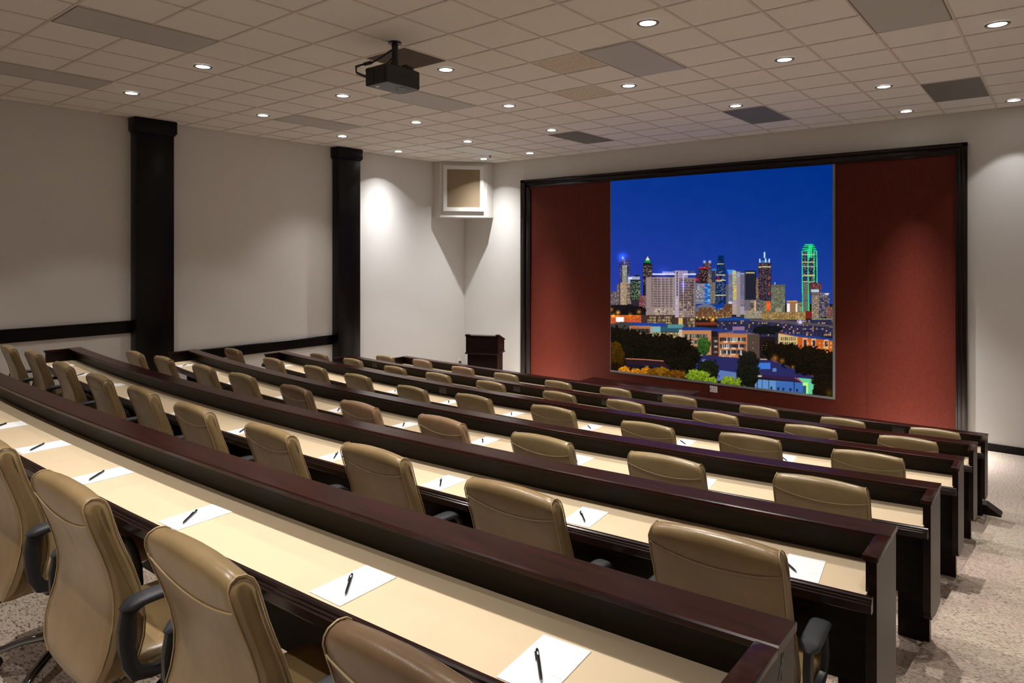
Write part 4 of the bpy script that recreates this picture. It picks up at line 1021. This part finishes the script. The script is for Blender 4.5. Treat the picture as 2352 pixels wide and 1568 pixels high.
# ------------------------------------------------------------------ lectern in the corner
le = tag(empty('lectern', (-3.18, 5.45, 0), math.atan2(.426, .903)), 'dark wood lectern with slanted top in the far corner', 'lectern')
bm = bmesh.new(); add_box(bm, -.30, .30, -.02, .40, .06, .80, bev=.004); mesh_obj('base_cabinet', bm, M_WOOD, le)
bm = bmesh.new(); add_box(bm, -.32, .32, -.04, .42, 0, .07, bev=.008); mesh_obj('plinth', bm, M_WOOD, le)
bm = bmesh.new(); add_box(bm, -.345, .345, -.065, .445, .80, .83, bev=.012); auto_smooth(mesh_obj('molding', bm, M_NOSE, le))
bm = bmesh.new()
pr = [(-.045, .83), (.43, .83), (.43, 1.04), (.06, 1.145), (-.045, 1.145)]
add_loft(bm, [[(x, y, z) for y, z in pr] for x in (-.325, .325)]); mesh_obj('upper_box', bm, M_WOOD, le)
bm = bmesh.new()
pr = [(-.06, 1.145), (-.06, 1.165), (.06, 1.17), (.455, 1.055), (.455, 1.035), (.06, 1.147)]
add_loft(bm, [[(x, y, z) for y, z in pr] for x in (-.34, .34)]); mesh_obj('reading_top', bm, M_NOSE, le)
bm = bmesh.new(); add_box(bm, -.34, -.25, -.05, .03, 1.17, 1.182, bev=.004); add_box(bm, .27, .34, -.05, .04, 1.17, 1.19, bev=.004); mesh_obj('corner_trim', bm, M_NOSE, le)

# ------------------------------------------------------------------ low table in front of the first desk
tb = tag(empty('side_table', (0.58, 4.55, 0)), 'plain dark table standing between the front desk and the red panel', 'table')
bm = bmesh.new(); add_box(bm, -.88, .93, -.12, .33, .735, .765, bev=.006); auto_smooth(mesh_obj('tabletop', bm, M_LEDGE, tb))
for x in (-.82, .87):
    for y in (-.07, .28):
        bm = bmesh.new(); add_box(bm, x - .025, x + .025, y - .025, y + .025, 0, .735); mesh_obj('leg', bm, M_WOOD, tb)
bm = bmesh.new(); add_box(bm, -.80, .85, .27, .29, .60, .735); add_box(bm, -.80, .85, -.08, -.06, .60, .735); mesh_obj('apron', bm, M_WOOD, tb)

# ------------------------------------------------------------------ ceiling projector
pj = tag(empty('projector', (0.705, -0.22, CEIL)), 'black projector hanging from the ceiling on a short pole', 'projector')
bm = bmesh.new(); add_cyl(bm, (-.06, .07, 0), (-.06, .07, -.27), .030, n=20); add_cyl(bm, (-.06, .07, 0), (-.06, .07, -.012), .06, n=24); add_cyl(bm, (-.06, .07, -.19), (-.06, .07, -.27), .036, n=20); auto_smooth(mesh_obj('pole', bm, M_BLACK, pj))
bm = bmesh.new()
add_box(bm, -.10, .10, -.02, .17, -.285, -.262, bev=.004); add_box(bm, .04, .10, .06, .16, -.275, -.235, bev=.006); auto_smooth(mesh_obj('mount', bm, M_BLACK, pj))
bm = bmesh.new()
pl = [(-.147, -.21), (.147, -.21), (.150, .15), (.135, .205), (.08, .225), (-.10, .225), (-.147, .19)]
add_loft(bm, [[(x*k, y*k, z) for x, y in pl] for k, z in ((.97, -.455), (1, -.445), (1, -.30), (.985, -.288))]); auto_smooth(mesh_obj('housing', bm, M_PROJ, pj), 35)
bm = bmesh.new(); add_cyl(bm, (.02, .21, -.365), (.02, .262, -.365), .055, .050, n=28); add_cyl(bm, (.02, .262, -.365), (.02, .264, -.365), .04, n=28); auto_smooth(mesh_obj('lens_barrel', bm, M_BLACK, pj))
bm = bmesh.new()
add_box(bm, -.13, -.03, -.2135, -.208, -.435, -.31); add_box(bm, .0, .12, -.2135, -.208, -.43, -.30)
for q in range(8): add_box(bm, .01, .11, -.216, -.212, -.42 + q*.015, -.414 + q*.015)
mesh_obj('connector_panel', bm, M_BLACK, pj)
bm = bmesh.new(); add_box(bm, -.09, -.045, -.15, -.12, -.4565, -.4545); mesh_obj('label_sticker', bm, M_WHITE, pj)
bm = bmesh.new(); add_box(bm, .06, .10, .02, .15, -.457, -.4545); add_cyl(bm, (-.02, .06, -.4575), (-.02, .06, -.45), .012); add_cyl(bm, (.04, .0, -.4575), (.04, .0, -.45), .006); mesh_obj('underside_hatch', bm, M_BLACK, pj)
bm = bmesh.new()
add_tube(bm, [(-.08, .05, -.07), (-.12, -.04, -.15), (-.16, -.12, -.21), (-.19, -.20, -.24), (-.19, -.29, -.28), (-.17, -.30, -.34), (-.12, -.25, -.37), (-.10, -.21, -.37)], .009, n=8)
add_tube(bm, [(-.08, .06, -.14), (-.10, .0, -.21), (-.12, -.10, -.27), (-.12, -.20, -.29), (-.11, -.24, -.32), (-.08, -.21, -.34)], .006, n=8)
add_tube(bm, [(-.07, .05, -.17), (-.08, .0, -.25), (-.06, -.06, -.282)], .006, n=8)
add_tube(bm, [(-.19, -.20, -.24), (-.22, -.27, -.29), (-.19, -.28, -.35), (-.11, -.21, -.39)], .003, n=6)
add_tube(bm, [(-.16, -.13, -.213), (-.19, -.195, -.24)], .017, n=10); auto_smooth(mesh_obj('cable_bundle', bm, M_BLACK, pj), 60)

# ------------------------------------------------------------------ camera and render look
cam = bpy.data.cameras.new('camera'); co = bpy.data.objects.new('camera', cam); C.objects.link(co)
co.location = CAM; co.rotation_euler = (PI/2, 0, -YAW)
cam.sensor_width = 36; cam.sensor_fit = 'HORIZONTAL'; cam.lens = F_PX / 2352 * 36
cam.shift_y = -(784 - 582.87) / 2352; cam.shift_x = 0
cam.clip_start = 0.05
S.camera = co
w = bpy.data.worlds.new('world'); S.world = w; w.use_nodes = True
w.node_tree.nodes['Background'].inputs['Color'].default_value = (0.02, 0.02, 0.02, 1); w.node_tree.nodes['Background'].inputs['Strength'].default_value = 0.2
S.view_settings.view_transform = 'Standard'; S.view_settings.look = 'None'; S.view_settings.gamma = 1.0
S.view_settings.use_curve_mapping = False; S.view_settings.exposure = EXPOSURE
cy = S.cycles
cy.use_denoising = True
cy.max_bounces = 6; cy.diffuse_bounces = 4; cy.glossy_bounces = 3; cy.transmission_bounces = 2
cy.caustics_reflective = False; cy.caustics_refractive = False
cy.sample_clamp_indirect = 4.0
cy.use_adaptive_sampling = True; cy.adaptive_threshold = 0.02
